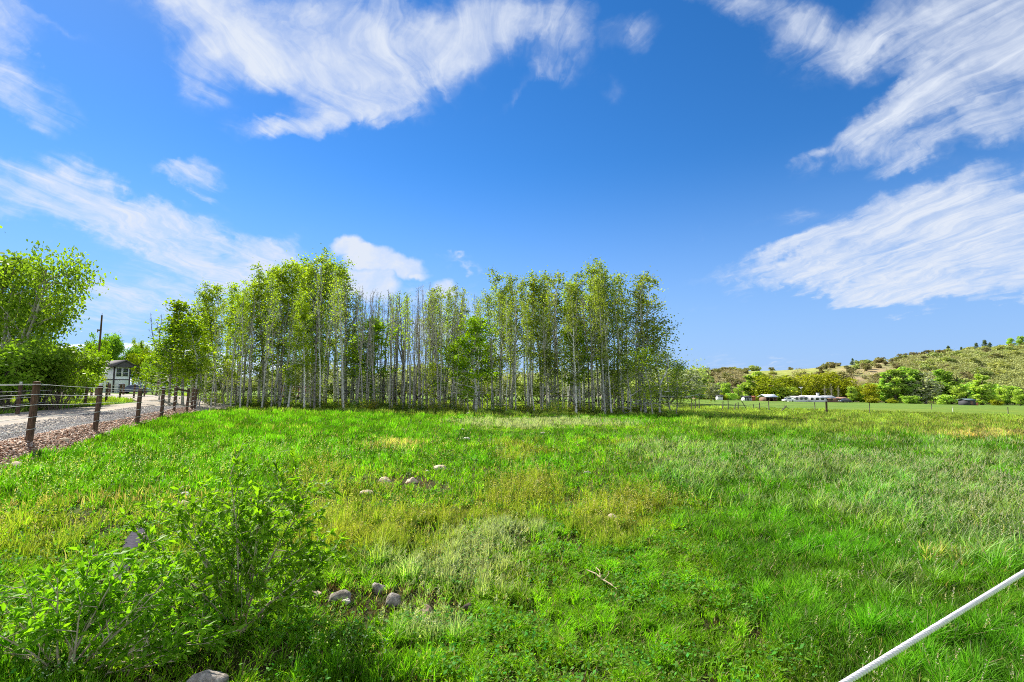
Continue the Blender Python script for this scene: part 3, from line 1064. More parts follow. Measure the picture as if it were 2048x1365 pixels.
# ------------------------------------------------------------------ blades of grass (uncountable: one object per kind of sward)
def blades(name, x, y, h, w, lean, leandir, col, tipcol, mat, label, cat, far=False, droop=None):
    n = len(x)
    z = gz(x, y) - 0.012
    base = np.stack([x, y, z], -1)
    yaw = rng.uniform(0, PI, n)
    side = np.stack([np.cos(yaw), np.sin(yaw), np.zeros(n)], -1) * (w * 0.5)[:, None]
    ld = np.stack([np.cos(leandir), np.sin(leandir), np.zeros(n)], -1)
    up = np.array([0, 0, 1.0])
    mid = base + up * (h * 0.55)[:, None] + ld * (lean * h * 0.30)[:, None]
    tipz = h * (1 - 0.28 * np.clip(lean, 0, 1.5) ** 2)
    tip = base + up * tipz[:, None] + ld * (lean * h)[:, None]
    if far:
        V = np.stack([base - side, base + side, tip], 1).reshape(-1, 3)
        F = np.arange(3 * n).reshape(-1, 3)
        C = np.stack([col * 0.9, col * 0.9, tipcol], 1).reshape(-1, 3)
        o = np_mesh(name, V, [F], C, mat)
    else:
        V = np.stack([base - side, base + side, mid - side * 0.85, mid + side * 0.85, tip], 1).reshape(-1, 3)
        b = 5 * np.arange(n)[:, None]
        Q = b + np.array([[0, 1, 3, 2]])
        T = b + np.array([[2, 3, 4]])
        C = np.stack([col, col, col, col, tipcol], 1).reshape(-1, 3)
        o = np_mesh(name, V, [Q, T], C, mat)
    tag(o, label, cat, kind='stuff')
    return o


M_GRASS = mat_vcol('grass_blades', 0.5, 0.6, 0.10, (1.15, 1.2, 0.45))
N_BLADES = 1600000


def build_grass():
    n = N_BLADES
    d0, d1 = 1.7, 85.0
    e = 0.36
    u_ = rng.random(n)
    d = (d0 ** e + u_ * (d1 ** e - d0 ** e)) ** (1 / e)
    m_ = int(n * 0.27)                                         # extra density close by, where single blades show
    d[:m_] = 1.8 + 5.2 * rng.random(m_) ** 0.9
    a = np.radians(rng.uniform(-52, 52, n))
    a[::14] = np.radians(rng.uniform(50, 72, len(a[::14])) * np.sign(rng.uniform(-1, 1, len(a[::14]))))
    x, y = d * np.sin(a), d * np.cos(a)
    # tufting: blades gather round tuft centres
    cell = 0.085 + 0.016 * d
    jx = (np.floor(x / cell) + 0.5 + 0.7 * (_hash(np.floor(x / cell).astype(np.int64), np.floor(y / cell).astype(np.int64), 3) - 0.5)) * cell
    jy = (np.floor(y / cell) + 0.5 + 0.7 * (_hash(np.floor(x / cell).astype(np.int64), np.floor(y / cell).astype(np.int64), 5) - 0.5)) * cell
    tuft = _hash(np.floor(x / cell).astype(np.int64), np.floor(y / cell).astype(np.int64), 7)
    pull = rng.uniform(0.0, 0.75, n) * (tuft > 0.2)
    splay = np.arctan2(y - jy, x - jx)
    x, y = x + (jx - x) * pull, y + (jy - y) * pull
    c = FN[0] * x + FN[1] * y
    keep = (c > bank_edge(y) - 0.10 + 0.35 * (fbm(x * 3, y * 3, 61) - 0.5)) | (c < -11.4) | ((y > 36) & (c > -9.5))
    rd, hw = road_dist(x, y)
    keep &= rd > hw + 0.05
    keep &= ~((c < -11.4) & (y < 24))
    for (rx, ry, r, w) in CLEAR:
        dd = np.hypot(x - rx, y - ry)
        keep &= dd > r
    x, y, d, tuft, splay = x[keep], y[keep], d[keep], tuft[keep], splay[keep]
    Wt = zones(x, y)
    # choose one type for each blade
    cs = Wt.cumsum(1)
    ty = (rng.random(len(x))[:, None] > cs).sum(1).clip(0, len(KEYS) - 1)
    isB = ty == KEYS.index('B')
    ddens = fbm(x * 4.5, y * 4.5, 77)
    keep = ~(isB & (rng.random(len(x)) < 0.75))
    # thin spots between turf clumps
    low = (ty == KEYS.index('L')) | (ty == KEYS.index('W')) | (ty == KEYS.index('O'))
    keep &= ~(low & (ddens < 0.36) & (rng.random(len(x)) < 0.75))
    x, y, d, ty, tuft, ddens, splay = x[keep], y[keep], d[keep], ty[keep], tuft[keep], ddens[keep], splay[keep]
    n = len(x)
    h = HARR[ty] * rng.uniform(0.5, 1.25, n) * (0.72 + 0.45 * tuft) * (0.65 + 0.7 * ddens)
    big = fbm(x * 0.8, y * 0.8, 91)
    h *= 0.7 + 0.6 * big
    for (rx, ry, r, w) in CLEAR:                                # grass stays short in front of stones
        dd = np.hypot(x - rx, y - ry)
        h = np.where((dd < r + 0.30) & (y < ry + 0.1), np.minimum(h, 0.05 + 0.25 * w), h)
    h *= 1 + 0.2 * sstep(10, 40, d)
    h *= 0.72 + 0.28 * sstep(2.5, 5.5, d)
    col = CARR[ty]
    midf = fbm(x * 2.4, y * 2.4, 93)
    shade = rng.uniform(0.45, 1.45, n) * (0.6 + 0.7 * tuft) * (0.75 + 0.5 * big) * (0.62 + 0.76 * midf)
    col = col * shade[:, None]
    # hue drift from tuft to tuft, dead blades among the green
    hue = (fbm(x * 1.1, y * 1.1, 131) - 0.5)[:, None] * np.array([0.5, 0.02, 0.2])
    col = col * (1 + hue)
    dead = rng.random(n) < np.where(ty == KEYS.index('L'), 0.10, 0.05)
    col[dead] = np.array([0.36, 0.31, 0.17]) * rng.uniform(0.6, 1.2, (dead.sum(), 1))
    tip = col * np.array([1.15, 1.1, 1.0])
    s = ty == KEYS.index('S')
    pale = (s & (rng.random(n) < 0.32)) | ((ty == KEYS.index('T')) & (rng.random(n) < 0.03))
    tip[pale] = np.array([0.52, 0.52, 0.34]) * rng.uniform(0.8, 1.15, (pale.sum(), 1))
    o_ = (ty == KEYS.index('O')) & (rng.random(n) < 0.4)
    tip[o_] = np.array([0.46, 0.45, 0.14]) * rng.uniform(0.7, 1.15, (o_.sum(), 1))
    w_ = (ty == KEYS.index('W'))
    tip[w_] = np.array([0.50, 0.54, 0.36]) * rng.uniform(0.75, 1.1, (w_.sum(), 1))
    w = np.maximum(0.0058, 0.0015 * d) * rng.uniform(0.7, 1.35, n)
    w[ty == KEYS.index('O')] *= 0.75
    w[ty == KEYS.index('L')] *= 1.15
    lean = np.abs(rng.normal(0.30, 0.28, n)) + 0.25 * (ty == KEYS.index('S')) + 0.4 * (ty == KEYS.index('L')) + 0.2 * (ty == KEYS.index('T'))
    wind = 0.25 + 0.8 * (fbm(x * 0.35, y * 0.35, 141) - 0.5)
    q = rng.random(n)
    ld = np.where(q < 0.33, splay + rng.normal(0, 0.6, n), np.where(q < 0.62, wind + rng.normal(0, 0.7, n), rng.uniform(0, 2 * PI, n)))
    nr = d < 20
    blades('meadow_grass', x[nr], y[nr], h[nr], w[nr], lean[nr], ld[nr], col[nr], tip[nr], M_GRASS,
           'meadow grass in bright green, straw and silvery patches', 'grass')
    fr = ~nr
    blades('far_meadow_grass', x[fr], y[fr], h[fr], w[fr] * 1.15, lean[fr], ld[fr], col[fr], tip[fr], M_GRASS,
           'shorter meadow grass toward the aspen grove', 'grass', far=True)
    # broad little leaves (clover and weeds) low in the turf near the viewer
    m = 90000
    d = (1.7 ** 0.4 + rng.random(m) * (14 ** 0.4 - 1.7 ** 0.4)) ** 2.5
    a = np.radians(rng.uniform(-50, 50, m))
    x, y = d * np.sin(a), d * np.cos(a)
    c = FN[0] * x + FN[1] * y
    k = (c > bank_edge(y)) & (fbm(x * 2.2, y * 2.2, 151) > 0.47)
    for (rx, ry, r, w) in CLEAR:
        k &= np.hypot(x - rx, y - ry) > r
    x, y, d = x[k], y[k], d[k]
    Wt = zones(x, y)
    k = rng.random(len(x)) < (Wt[:, KEYS.index('L')] + Wt[:, KEYS.index('U')] + 0.7 * Wt[:, KEYS.index('W')] + 0.5 * Wt[:, KEYS.index('O')])
    x, y, d = x[k], y[k], d[k]
    n = len(x)
    z = gz(x, y) + rng.uniform(0.015, 0.09, n)
    ctr = np.stack([x, y, z], -1)
    g = np.stack([rng.uniform(0.07, 0.18, n), rng.uniform(0.24, 0.38, n), rng.uniform(0.015, 0.05, n)], -1)
    V, F, C = leaf_quads(ctr, rng.uniform(0.007, 0.017, n) * (1 + d * 0.05), g, 0.55, flat=0.45)
    o = np_mesh('clover', V, [F], C, M_GRASS)
    tag(o, 'low clover and broad-leaved weeds in the turf', 'ground cover', kind='stuff')


def leaf_quads(ctr, size, col, aspect=0.6, flat=0.0, r=None):
    """rhombic leaves with random attitude; flat=1 lays them level"""
    r = r or rng
    n = len(ctr)
    nrm = r.normal(size=(n, 3))
    nrm[:, 2] = np.abs(nrm[:, 2]) + flat * 3
    nrm /= np.linalg.norm(nrm, axis=1)[:, None]
    t = r.normal(size=(n, 3))
    t -= (t * nrm).sum(1)[:, None] * nrm
    t /= np.linalg.norm(t, axis=1)[:, None] + 1e-9
    b = np.cross(nrm, t)
    s = np.broadcast_to(np.asarray(size, float), (n,))[:, None]
    V = np.stack([ctr - t * s, ctr + b * s * aspect - t * s * 0.1, ctr + t * s, ctr - b * s * aspect - t * s * 0.1], 1).reshape(-1, 3)
    F = np.arange(4 * n).reshape(-1, 4)
    col = np.asarray(col, float)
    if col.ndim == 1:
        col = np.repeat(col[:, None], 3, 1)
    return V, F, np.repeat(col, 4, 0)


# ------------------------------------------------------------------ dark strip of fabric behind the sapling
a_, b_ = hit(165, 1240), hit(292, 1062)
ln = np.linspace(0, 1, 20)
mid = np.stack([a_.x + (b_.x - a_.x) * ln + 0.05 * np.sin(ln * 5), a_.y + (b_.y - a_.y) * ln], -1)
dirv = np.array([b_.x - a_.x, b_.y - a_.y]); dirv /= np.linalg.norm(dirv)
nv = np.array([-dirv[1], dirv[0]])
wd = (0.065 + 0.02 * np.sin(ln * 9))[:, None]
M_FAB = mat_noise('weed_fabric', [(0.3, (0.035, 0.032, 0.042)), (0.7, (0.085, 0.078, 0.095))], 30, 0.95, 0.3, spec=0.05)
o = ribbon('weed_fabric', mid + nv * wd, mid - nv * wd, M_FAB, 0.03, 8, 0.03, 5)
sm = o.modifiers.new('thickness', 'SOLIDIFY'); sm.thickness = 0.006; sm.offset = 1
tag(o, 'dark grey strip of weed fabric lying behind the leafy sapling', 'weed fabric')
for q in ln[::2]:
    p = a_.lerp(b_, float(q))
    CLEAR.append((p.x, p.y, 0.13, 0.0))
# a thin spot under the sapling
build_grass()

# ------------------------------------------------------------------ seed-head stalks and downy weed spikes
def build_spikes():
    # downy spikes: little columns of pale leaves
    mb = MB()
    def spikes(n, zone_key, hlo, hhi, palette, lsize, dmax, nl, thick, label, name, cat, bias=1.0):
        m = n * 14
        d = (1.9 ** 0.5 + rng.random(m) * (dmax ** 0.5 - 1.9 ** 0.5)) ** 2
        a = np.radians(rng.uniform(-50, 50, m))
        x, y = d * np.sin(a), d * np.cos(a)
        k = (FN[0] * x + FN[1] * y) > bank_edge(y) + 0.2
        x, y = x[k], y[k]
        w = zones(x, y)[:, KEYS.index(zone_key)]
        k = rng.random(len(x)) < np.clip(w * bias, 0, 1)
        for (rx, ry, r, ww) in CLEAR:
            k &= ~((np.hypot(x - rx, y - ry) < r + 0.1))
        x, y = x[k][:n], y[k][:n]
        m = len(x)
        h = rng.uniform(hlo, hhi, m)
        z = gz(x, y)
        t = rng.random((m, nl)) ** 0.8
        lx = rng.normal(0.10, 0.15, m)[:, None] * h[:, None]
        ly = rng.normal(0, 0.12, m)[:, None] * h[:, None]
        base0 = 0.35
        base0 = 0.78 if zone_key in 'ST' else 0.35
        tt = base0 + (1 - base0) * t
        cx = x[:, None] + lx * tt ** 2 + rng.normal(0, thick, (m, nl)) * (1.15 - t)
        cy = y[:, None] + ly * tt ** 2 + rng.normal(0, thick, (m, nl)) * (1.15 - t)
        cz = z[:, None] + h[:, None] * tt
        ctr = np.stack([cx, cy, cz], -1).reshape(-1, 3)
        pal = np.array(palette)
        cols = pal[rng.integers(0, len(pal), m)]
        cols = np.repeat(cols, nl, 0) * rng.uniform(0.75, 1.25, (m * nl, 1))
        dd = np.repeat(np.hypot(x, y), nl)
        V, F, C = leaf_quads(ctr, lsize * (1 + 0.10 * dd), cols, 0.5)
        o = np_mesh(name, V, [F], C, M_GRASS)
        # stems
        tag(o, label, cat, kind='stuff')
    spikes(1150, 'W', 0.06, 0.16, [(0.42, 0.47, 0.27), (0.36, 0.43, 0.22), (0.5, 0.52, 0.36)], 0.0055, 9, 26, 0.012, 'pale downy weed spikes in the rough turf', 'downy_weeds', 'weeds', 1.1)
    spikes(1500, 'O', 0.14, 0.36, [(0.33, 0.33, 0.06), (0.42, 0.37, 0.13), (0.30, 0.36, 0.05), (0.45, 0.42, 0.20)], 0.006, 14, 14, 0.022, 'olive and straw-coloured weed stalks in the dry patch', 'straw_weeds', 'weeds', 1.0)
    spikes(1500, 'S', 0.30, 0.48, [(0.50, 0.48, 0.34), (0.55, 0.52, 0.40), (0.42, 0.44, 0.28)], 0.0038, 16, 16, 0.005, 'silvery seed heads over the tall meadow grass', 'seed_heads', 'seed heads', 1.2)
    spikes(160, 'T', 0.28, 0.46, [(0.50, 0.45, 0.34), (0.42, 0.42, 0.26)], 0.004, 8, 18, 0.003, 'scattered pinkish seed heads over the deep green grass', 'grass_seed_heads', 'seed heads', 0.3)
    spikes(1600, 'U', 0.18, 0.34, [(0.40, 0.50, 0.30), (0.16, 0.34, 0.05), (0.45, 0.5, 0.12)], 0.006, 16, 10, 0.02, 'leafy weeds dotted through the lush grass', 'leafy_weeds', 'weeds', 0.5)
build_spikes()

# ------------------------------------------------------------------ leafy saplings in the foreground
def curve_path(p, dirv, length, n, up, wob, r, wind=(0, 0)):
    P = [np.array(p, float)]
    d = np.array(dirv, float)
    d /= np.linalg.norm(d)
    st = length / n
    for _ in range(n):
        d = d + np.array([wind[0], wind[1], up]) * st + r.normal(0, wob, 3)
        d /= np.linalg.norm(d)
        P.append(P[-1] + d * st)
    return np.array(P)


def lance_leaves(ctr, dirs, length, width, col, r):
    """folded lanceolate leaves: base, two shoulders each side of a sunken midrib, tip"""
    n = len(ctr)
    d = dirs / (np.linalg.norm(dirs, axis=1)[:, None] + 1e-9)
    nrm = r.normal(size=(n, 3)) * 0.55 + np.array([0, 0, 1.0])
    nrm -= (nrm * d).sum(1)[:, None] * d
    nrm /= np.linalg.norm(nrm, axis=1)[:, None] + 1e-9
    s = np.cross(d, nrm)
    L_, W_ = length[:, None], width[:, None]
    fold = nrm * W_ * 0.28
    droop = np.array([0, 0, -1.0]) * L_ * r.uniform(0.0, 0.28, (n, 1))
    b = ctr
    m1 = ctr + d * L_ * 0.35
    m2 = ctr + d * L_ * 0.68 + droop * 0.4
    t = ctr + d * L_ + droop
    V = np.stack([b, m1 + s * W_ + fold, m1, m1 - s * W_ + fold, m2 + s * W_ * 0.72 + fold, m2, m2 - s * W_ * 0.72 + fold, t], 1).reshape(-1, 3)
    k = 8 * np.arange(n)[:, None]
    T = np.concatenate([k + np.array([[0, 2, 1]]), k + np.array([[0, 3, 2]]), k + np.array([[4, 5, 7]]), k + np.array([[5, 6, 7]])])
    Q = np.concatenate([k + np.array([[1, 2, 5, 4]]), k + np.array([[2, 3, 6, 5]])])
    return V, T, Q, np.repeat(np.repeat(col[:, None], 3, 1), 8, 0)


def sapling(name, base, stems, label, seed, wind):
    r = np.random.default_rng(seed)
    root = empty(name, base)
    tag(root, label, 'sapling')
    st = MB()
    LV, LT, LQ, LC, off = [], [], [], [], 0
    tips = []

    def put_leaves(P, dens, lmin=0.0):
        nonlocal off
        seg = np.linalg.norm(np.diff(P, axis=0), axis=1)
        tot = seg.sum()
        n = max(2, int(tot * dens))
        t = lmin + (1 - lmin) * np.sqrt(r.random(n))
        cum = np.concatenate([[0], np.cumsum(seg)]) / tot
        ctr = np.stack([np.interp(t, cum, P[:, k]) for k in range(3)], -1)
        tan = np.stack([np.interp(t, (cum[1:] + cum[:-1]) / 2, np.diff(P, axis=0)[:, k] / seg) for k in range(3)], -1)
        dv = tan * 0.8 + r.normal(0, 0.55, (n, 3)) + np.array([0.20, 0, 0.05])
        ln_ = r.uniform(0.028, 0.074, n)
        V, T, Q, C = lance_leaves(ctr, dv, ln_, ln_ * r.uniform(0.13, 0.21, n), np.clip(r.normal(0.5, 0.22, n), 0, 1), r)
        LV.append(V); LT.append(T + off); LQ.append(Q + off); LC.append(C)
        off += len(V)

    for (dx, dy, dz, ln_, up) in stems:
        P = curve_path((r.normal(0, 0.015), r.normal(0, 0.015), -0.03), (dx, dy, dz), ln_, 12, up, 0.05, r, wind)
        st.tube(P, np.linspace(0.008, 0.0022, len(P)), 6)
        put_leaves(P, 26, 0.45)
        nb = int(ln_ * 14)
        for q in range(nb):
            f = 0.18 + 0.8 * (q + r.random()) / nb
            i = min(int(f * 12), 11)
            p = P[i] + (P[i + 1] - P[i]) * (f * 12 - i)
            tn = P[i + 1] - P[i]
            tn /= np.linalg.norm(tn)
            dv = tn * 0.7 + r.normal(0, 0.6, 3) + np.array([0.1, 0, 0.15])
            bl = ln_ * r.uniform(0.22, 0.55) * (1.1 - 0.55 * f)
            B = curve_path(p, dv, bl, 6, up * 0.8, 0.07, r, wind)
            st.tube(B, np.linspace(0.0035, 0.0012, len(B)), 4)
            put_leaves(B, 115, 0.05)
            if r.random() < 0.6:
                j = r.integers(2, 5)
                B2 = curve_path(B[j], (B[j + 1] - B[j]) / bl * 4 + r.normal(0, 0.7, 3), bl * 0.6, 4, up, 0.08, r, wind)
                st.tube(B2, np.linspace(0.002, 0.001, len(B2)), 4)
                put_leaves(B2, 120, 0.1)
    st.build('stem', M_STEM, root, smooth=True)
    np_mesh('leaves', np.concatenate(LV), [np.concatenate(LT), np.concatenate(LQ)], np.concatenate(LC), L_SHRUB, root)
    return root


pb = hit(480, 1254)
pb.z -= 0.02
sapling('sapling', pb, [(-0.1, 0.05, 1, 1.05, 0.0), (0.22, 0.1, 1, 1.0, 0.0), (0.05, -0.05, 1, 0.9, 0.0), (-0.55, 0.1, 0.8, 1.0, 0.0), (0.6, 0.15, 0.8, 0.75, 0.0), (-0.9, 0.05, 0.55, 1.1, 0.0), (0.8, 0.0, 0.6, 0.62, 0.0), (0.7, 0.3, 0.8, 0.75, 0.0),
                        (-0.98, -0.1, 0.45, 1.05, 0.0), (-0.3, 0.3, 0.9, 0.95, 0.1), (0.3, 0.35, 0.9, 0.9, 0.0), (-0.7, -0.15, 0.45, 0.85, 0.0), (0.45, -0.1, 0.7, 0.55, 0.0), (0.10, 0.2, 1, 1.12, 0.0), (-0.95, 0.2, 0.35, 0.9, 0.0), (-0.75, 0.25, 0.75, 1.05, 0.0)],
        'tallest leafy green sapling with several pale stems rising from a tan stone', 5, (0.22, 0.0))
pb = hit(130, 1345)
pb.z -= 0.02
sapling('sapling', pb, [(-0.6, 0.1, 0.8, 0.62, 0), (0.98, 0.1, 0.35, 0.8, 0), (0.95, -0.05, 0.3, 0.6, 0), (0.4, 0.4, 0.8, 0.7, 0), (-0.4, -0.1, 0.5, 0.5, 0), (0.1, -0.15, 0.6, 0.5, 0), (0.2, 0.2, 0.9, 0.7, 0.1), (0.7, 0.2, 0.7, 0.75, 0.1), (-0.2, 0.3, 0.9, 0.7, 0), (0.5, 0.0, 0.5, 0.6, 0.1), (-0.8, -0.1, 0.6, 0.65, 0.1), (0.9, 0.05, 0.45, 0.7, 0.1), (-0.1, 0, 0.8, 0.6, 0), (-0.9, 0.3, 0.7, 0.8, 0)],
        'low sprawling green sapling filling the bottom corner beside the dark fabric strip', 9, (0.15, 0.0))

# ------------------------------------------------------------------ fallen stick
a_, b_ = hit(1174, 1152), hit(1234, 1186)
stk = MB()
P = np.array([[0, 0, 0.05], [0.3, 0.02, 0.055], [0.55, -0.03, 0.05], [0.8, 0.0, 0.04], [1, 0, 0.03]])
dv = np.array([b_.x - a_.x, b_.y - a_.y])
L_ = np.linalg.norm(dv); dv /= L_
nv = np.array([-dv[1], dv[0]])
def onl(P):
    return np.stack([a_.x + dv[0] * P[:, 0] * L_ + nv[0] * P[:, 1] * L_, a_.y + dv[1] * P[:, 0] * L_ + nv[1] * P[:, 1] * L_, a_.z + (b_.z - a_.z) * P[:, 0] + P[:, 2]], -1)
stk.tube(onl(P), [0.004, 0.006, 0.007, 0.006, 0.004], 7)
stk.tube(onl(np.array([[0.5, -0.02, 0.05], [0.28, 0.12, 0.07], [0.1, 0.16, 0.075]])), [0.006, 0.005, 0.003], 6)
stk.tube(onl(np.array([[0.62, -0.02, 0.05], [0.6, 0.1, 0.08], [0.55, 0.16, 0.1]])), [0.004, 0.003, 0.002], 5)
o = stk.build('fallen_stick', mat_noise('bleached_wood', [(0.3, (0.26, 0.18, 0.11)), (0.7, (0.50, 0.40, 0.29))], 30), None, True)
tag(o, 'bleached forked stick lying on the short turf', 'stick')

# ------------------------------------------------------------------ white fence rope close to the camera
A, B = at(1690, 1366, 0.86), at(2052, 1143, 1.15)
dv = (B - A)
n = 2600
rope = []
for q in range(n):
    t = -6 + 14.0 * q / (n - 1)
    p = A + dv * t
    over = max(0, -0.6 - t) - max(0, t - 1.6)                 # levels off beyond this stretch
    p.z += dv.z * over * 0.9
    rope.append(p)
rope = np.array(rope)
tdir = np.array(dv.normalized())
s1 = np.cross(tdir, [0, 0, 1]); s1 /= np.linalg.norm(s1)
s2 = np.cross(tdir, s1)
mb = MB()
ph = np.arange(n) * (dv.length * 14.0 / n) / 0.021 * 2 * PI
for k in range(3):
    off = (np.cos(ph + k * 2 * PI / 3)[:, None] * s1 + np.sin(ph + k * 2 * PI / 3)[:, None] * s2) * 0.0026
    mb.tube(rope + off, 0.0027, 8)
# frayed surface fibres
m = 8000
t = rng.integers(0, n, m)
a = rng.uniform(0, 2 * PI, m)
nr_ = np.cos(a)[:, None] * s1 + np.sin(a)[:, None] * s2
st_ = rope[t] + nr_ * 0.0042
en_ = st_ + nr_ * rng.uniform(0.0006, 0.0016, (m, 1)) + tdir * rng.uniform(0.002, 0.006, (m, 1))
sd_ = np.cross(nr_, tdir) * 0.00022
mb.add(np.stack([st_ - sd_, st_ + sd_, en_], 1).reshape(-1, 3), np.arange(3 * m).reshape(-1, 3))
o = mb.build('fence_rope', mat_noise('white_rope_fibre', [(0.3, (0.46, 0.44, 0.46)), (0.65, (0.64, 0.62, 0.63))], 260, 0.8), None, True)
tag(o, 'white twisted fence rope stretched diagonally close to the viewer', 'rope')
# ------------------------------------------------------------------ trees
def aspen(seed, H=12.0, cs=0.28, nb=46, rad=1.25, leaves=3000, bare=False, base_r=0.105, leafmat=None, bark=None, top_full=1.0, leaf=0.082, wide_low=0.0, fork=False):
    r = np.random.default_rng(seed)
    name = 'bare_aspen_tree' if bare else 'aspen_tree'
    root = empty(name, (0, 0, 0))
    mb = MB()
    nT = 18
    zt = np.linspace(-0.15, H, nT)
    wob = np.cumsum(r.normal(0, 0.075, (nT, 2)), 0) * np.linspace(0, 1, nT)[:, None] ** 0.7
    wob -= wob[0]
    P = np.stack([wob[:, 0], wob[:, 1], zt], -1)
    tr = base_r * (1 - zt.clip(0) / H) ** 0.75 + 0.008
    tr[0] *= 1.35
    tr[1] *= 1.05
    mb.tube(P, tr, 8)
    trunks = [(P, H)]
    if fork:
        z0 = int(nT * r.uniform(0.3, 0.5))
        Q = P[z0:].copy()
        k = np.linspace(0, 1, len(Q))[:, None]
        a = r.uniform(0, 2 * PI)
        Q[:, :2] += k * np.array([[math.cos(a), math.sin(a)]]) * rad * 0.8
        mb.tube(Q, tr[z0:] * 0.8, 7)
        trunks.append((Q, H))
    anchors, sizes = [], []
    for b in range(nb):
        P_, _ = trunks[b % len(trunks)]
        f = cs + (0.985 - cs) * ((b + r.random()) / nb) ** 0.9
        z = f * H
        if z < P_[0, 2]:
            continue
        p = np.array([np.interp(z, P_[:, 2], P_[:, k]) for k in range(3)])
        prof = (1 - ((f - cs) / (1 - cs)) ** 1.6) * 0.75 + 0.25
        prof *= 0.55 + 0.45 * min(1, (f - cs) / 0.12) if wide_low == 0 else 1 + wide_low * (1 - (f - cs) / (1 - cs))
        L_ = rad * prof * (r.uniform(0.35, 1.0) + 0.75 * (r.random() < 0.22))
        a = r.uniform(0, 2 * PI)
        el = r.uniform(0.35, 0.95) if f > 0.45 else r.uniform(0.0, 0.6)
        d = np.array([math.cos(a) * math.cos(el), math.sin(a) * math.cos(el), math.sin(el)])
        B = curve_path(p, d, L_, 6, 0.15 if not bare else 0.5, 0.12, r)
        br = max(0.010, 0.022 * L_)
        mb.tube(B, np.linspace(br, 0.005, len(B)), 4 if not bare else 4)
        for k in range(3 if not bare else 5):
            j = r.integers(2, 6)
            dd = (B[j] - B[j - 1]) / (L_ / 6) + r.normal(0, 0.6, 3)
            T = curve_path(B[j], dd, L_ * r.uniform(0.25, 0.55), 3, 0.3, 0.12, r)
            mb.tube(T, np.linspace(0.008, 0.004, 4), 3)
            anchors.append(T[2]); anchors.append(T[3]); sizes += [1, 1]
        anchors += [B[3], B[4], B[5], B[6]]
        sizes += [0.8, 1, 1.2, 1.2]
    for b in range(16):                                   # short dead twigs on the clear stem
        f = r.uniform(0.06, cs + 0.1)
        p = np.array([np.interp(f * H, P[:, 2], P[:, k]) for k in range(3)])
        a = r.uniform(0, 2 * PI)
        B = curve_path(p, (math.cos(a), math.sin(a), r.uniform(-0.2, 0.5)), r.uniform(0.3, 1.0), 4, 0.1, 0.15, r)
        mb.tube(B, np.linspace(0.014, 0.006, 5), 3)
    tp = P[-1]
    for k in range(8):
        anchors.append(tp + r.normal(0, 0.18, 3) - np.array([0, 0, 0.25 * k / 2])); sizes.append(1)
    tk = mb.build('trunk', bark or (M_DEAD if bare else M_ASPEN), root, smooth=True)
    if leaves:
        A = np.array(anchors)
        # leaves gather in clumps; each clump has its own shade
        keep = r.random(len(A)) < 0.36
        A = A[keep]
        leaves = int(leaves * 0.80)
        cl = r.integers(0, len(A), leaves)
        sp = 0.15 + 0.24 * r.random(len(A)) ** 2
        ctr = A[cl] + r.normal(size=(leaves, 3)) * sp[cl][:, None] * np.array([1, 1, 0.8])
        sh = np.clip(r.normal(0.45, 0.3, len(A)), 0.0, 1)[cl] + r.normal(0, 0.13, leaves)
        V, F, C = leaf_quads(ctr, leaf * r.uniform(0.6, 1.25, leaves), np.clip(sh, 0, 1), 0.72, r=r)
        np_mesh('crown', V, [F], C, leafmat or L_ASPEN, root)
    return Proto(root, H)


ASP = {
    'full': [aspen(101, rad=1.9, leaves=4200, cs=0.26), aspen(102, rad=1.6, leaves=3900, cs=0.26), aspen(103, rad=1.9, leaves=4600, cs=0.24, fork=True), aspen(104, rad=1.5, leaves=3200, cs=0.34), aspen(105, rad=2.1, leaves=4200, cs=0.2)],
    'olive': [aspen(111, rad=1.7, leaves=2700, leafmat=L_OLIVE, cs=0.25), aspen(112, rad=1.9, leaves=3300, leafmat=L_OLIVE, cs=0.32, fork=True), aspen(113, rad=1.5, leaves=2200, leafmat=L_OLIVE, cs=0.38), aspen(114, rad=1.7, leaves=2500, leafmat=L_OLIVE, cs=0.22), aspen(115, rad=2.0, leaves=2700, leafmat=L_OLIVE, cs=0.28)],
    'thin': [aspen(121, rad=1.0, leaves=500, cs=0.5, base_r=0.085), aspen(122, rad=0.9, leaves=350, cs=0.4, base_r=0.08, leafmat=L_OLIVE), aspen(123, rad=1.0, leaves=700, cs=0.45, base_r=0.09)],
    'bare': [aspen(131, rad=1.1, leaves=0, bare=True, nb=44, cs=0.42, base_r=0.10), aspen(132, rad=1.3, leaves=0, bare=True, nb=52, cs=0.36, base_r=0.105, fork=True), aspen(133, rad=0.9, leaves=0, bare=True, nb=38, cs=0.5, base_r=0.09)],
    'bright': [aspen(141, H=7, rad=1.6, leaves=4000, leaf=0.075, leafmat=L_BRIGHT, cs=0.16, nb=36, base_r=0.06), aspen(142, H=7, rad=1.4, leaves=3400, leaf=0.075, leafmat=L_BRIGHT, cs=0.28, nb=32, base_r=0.055)],
    'young': [aspen(151, H=4, rad=1.0, leaves=2600, leaf=0.045, leafmat=L_OLIVE, cs=0.12, nb=26, base_r=0.03, wide_low=0.5), aspen(152, H=4, rad=0.9, leaves=2600, leaf=0.045, leafmat=L_ASPEN, cs=0.2, nb=26, base_r=0.03)],
}
PROFILE = ([300, 330, 350, 400, 430, 470, 500, 540, 590, 640, 670, 690, 705, 740, 800, 850, 880, 910, 940, 980, 1010, 1060, 1100, 1150, 1190, 1225, 1260, 1300, 1330, 1360, 1400],
           [695, 650, 615, 580, 555, 570, 552, 524, 522, 506, 520, 538, 568, 570, 580, 572, 560, 578, 562, 575, 548, 552, 548, 542, 545, 519, 548, 543, 600, 690, 740])


def top_px(px):
    return float(np.interp(px, *PROFILE))


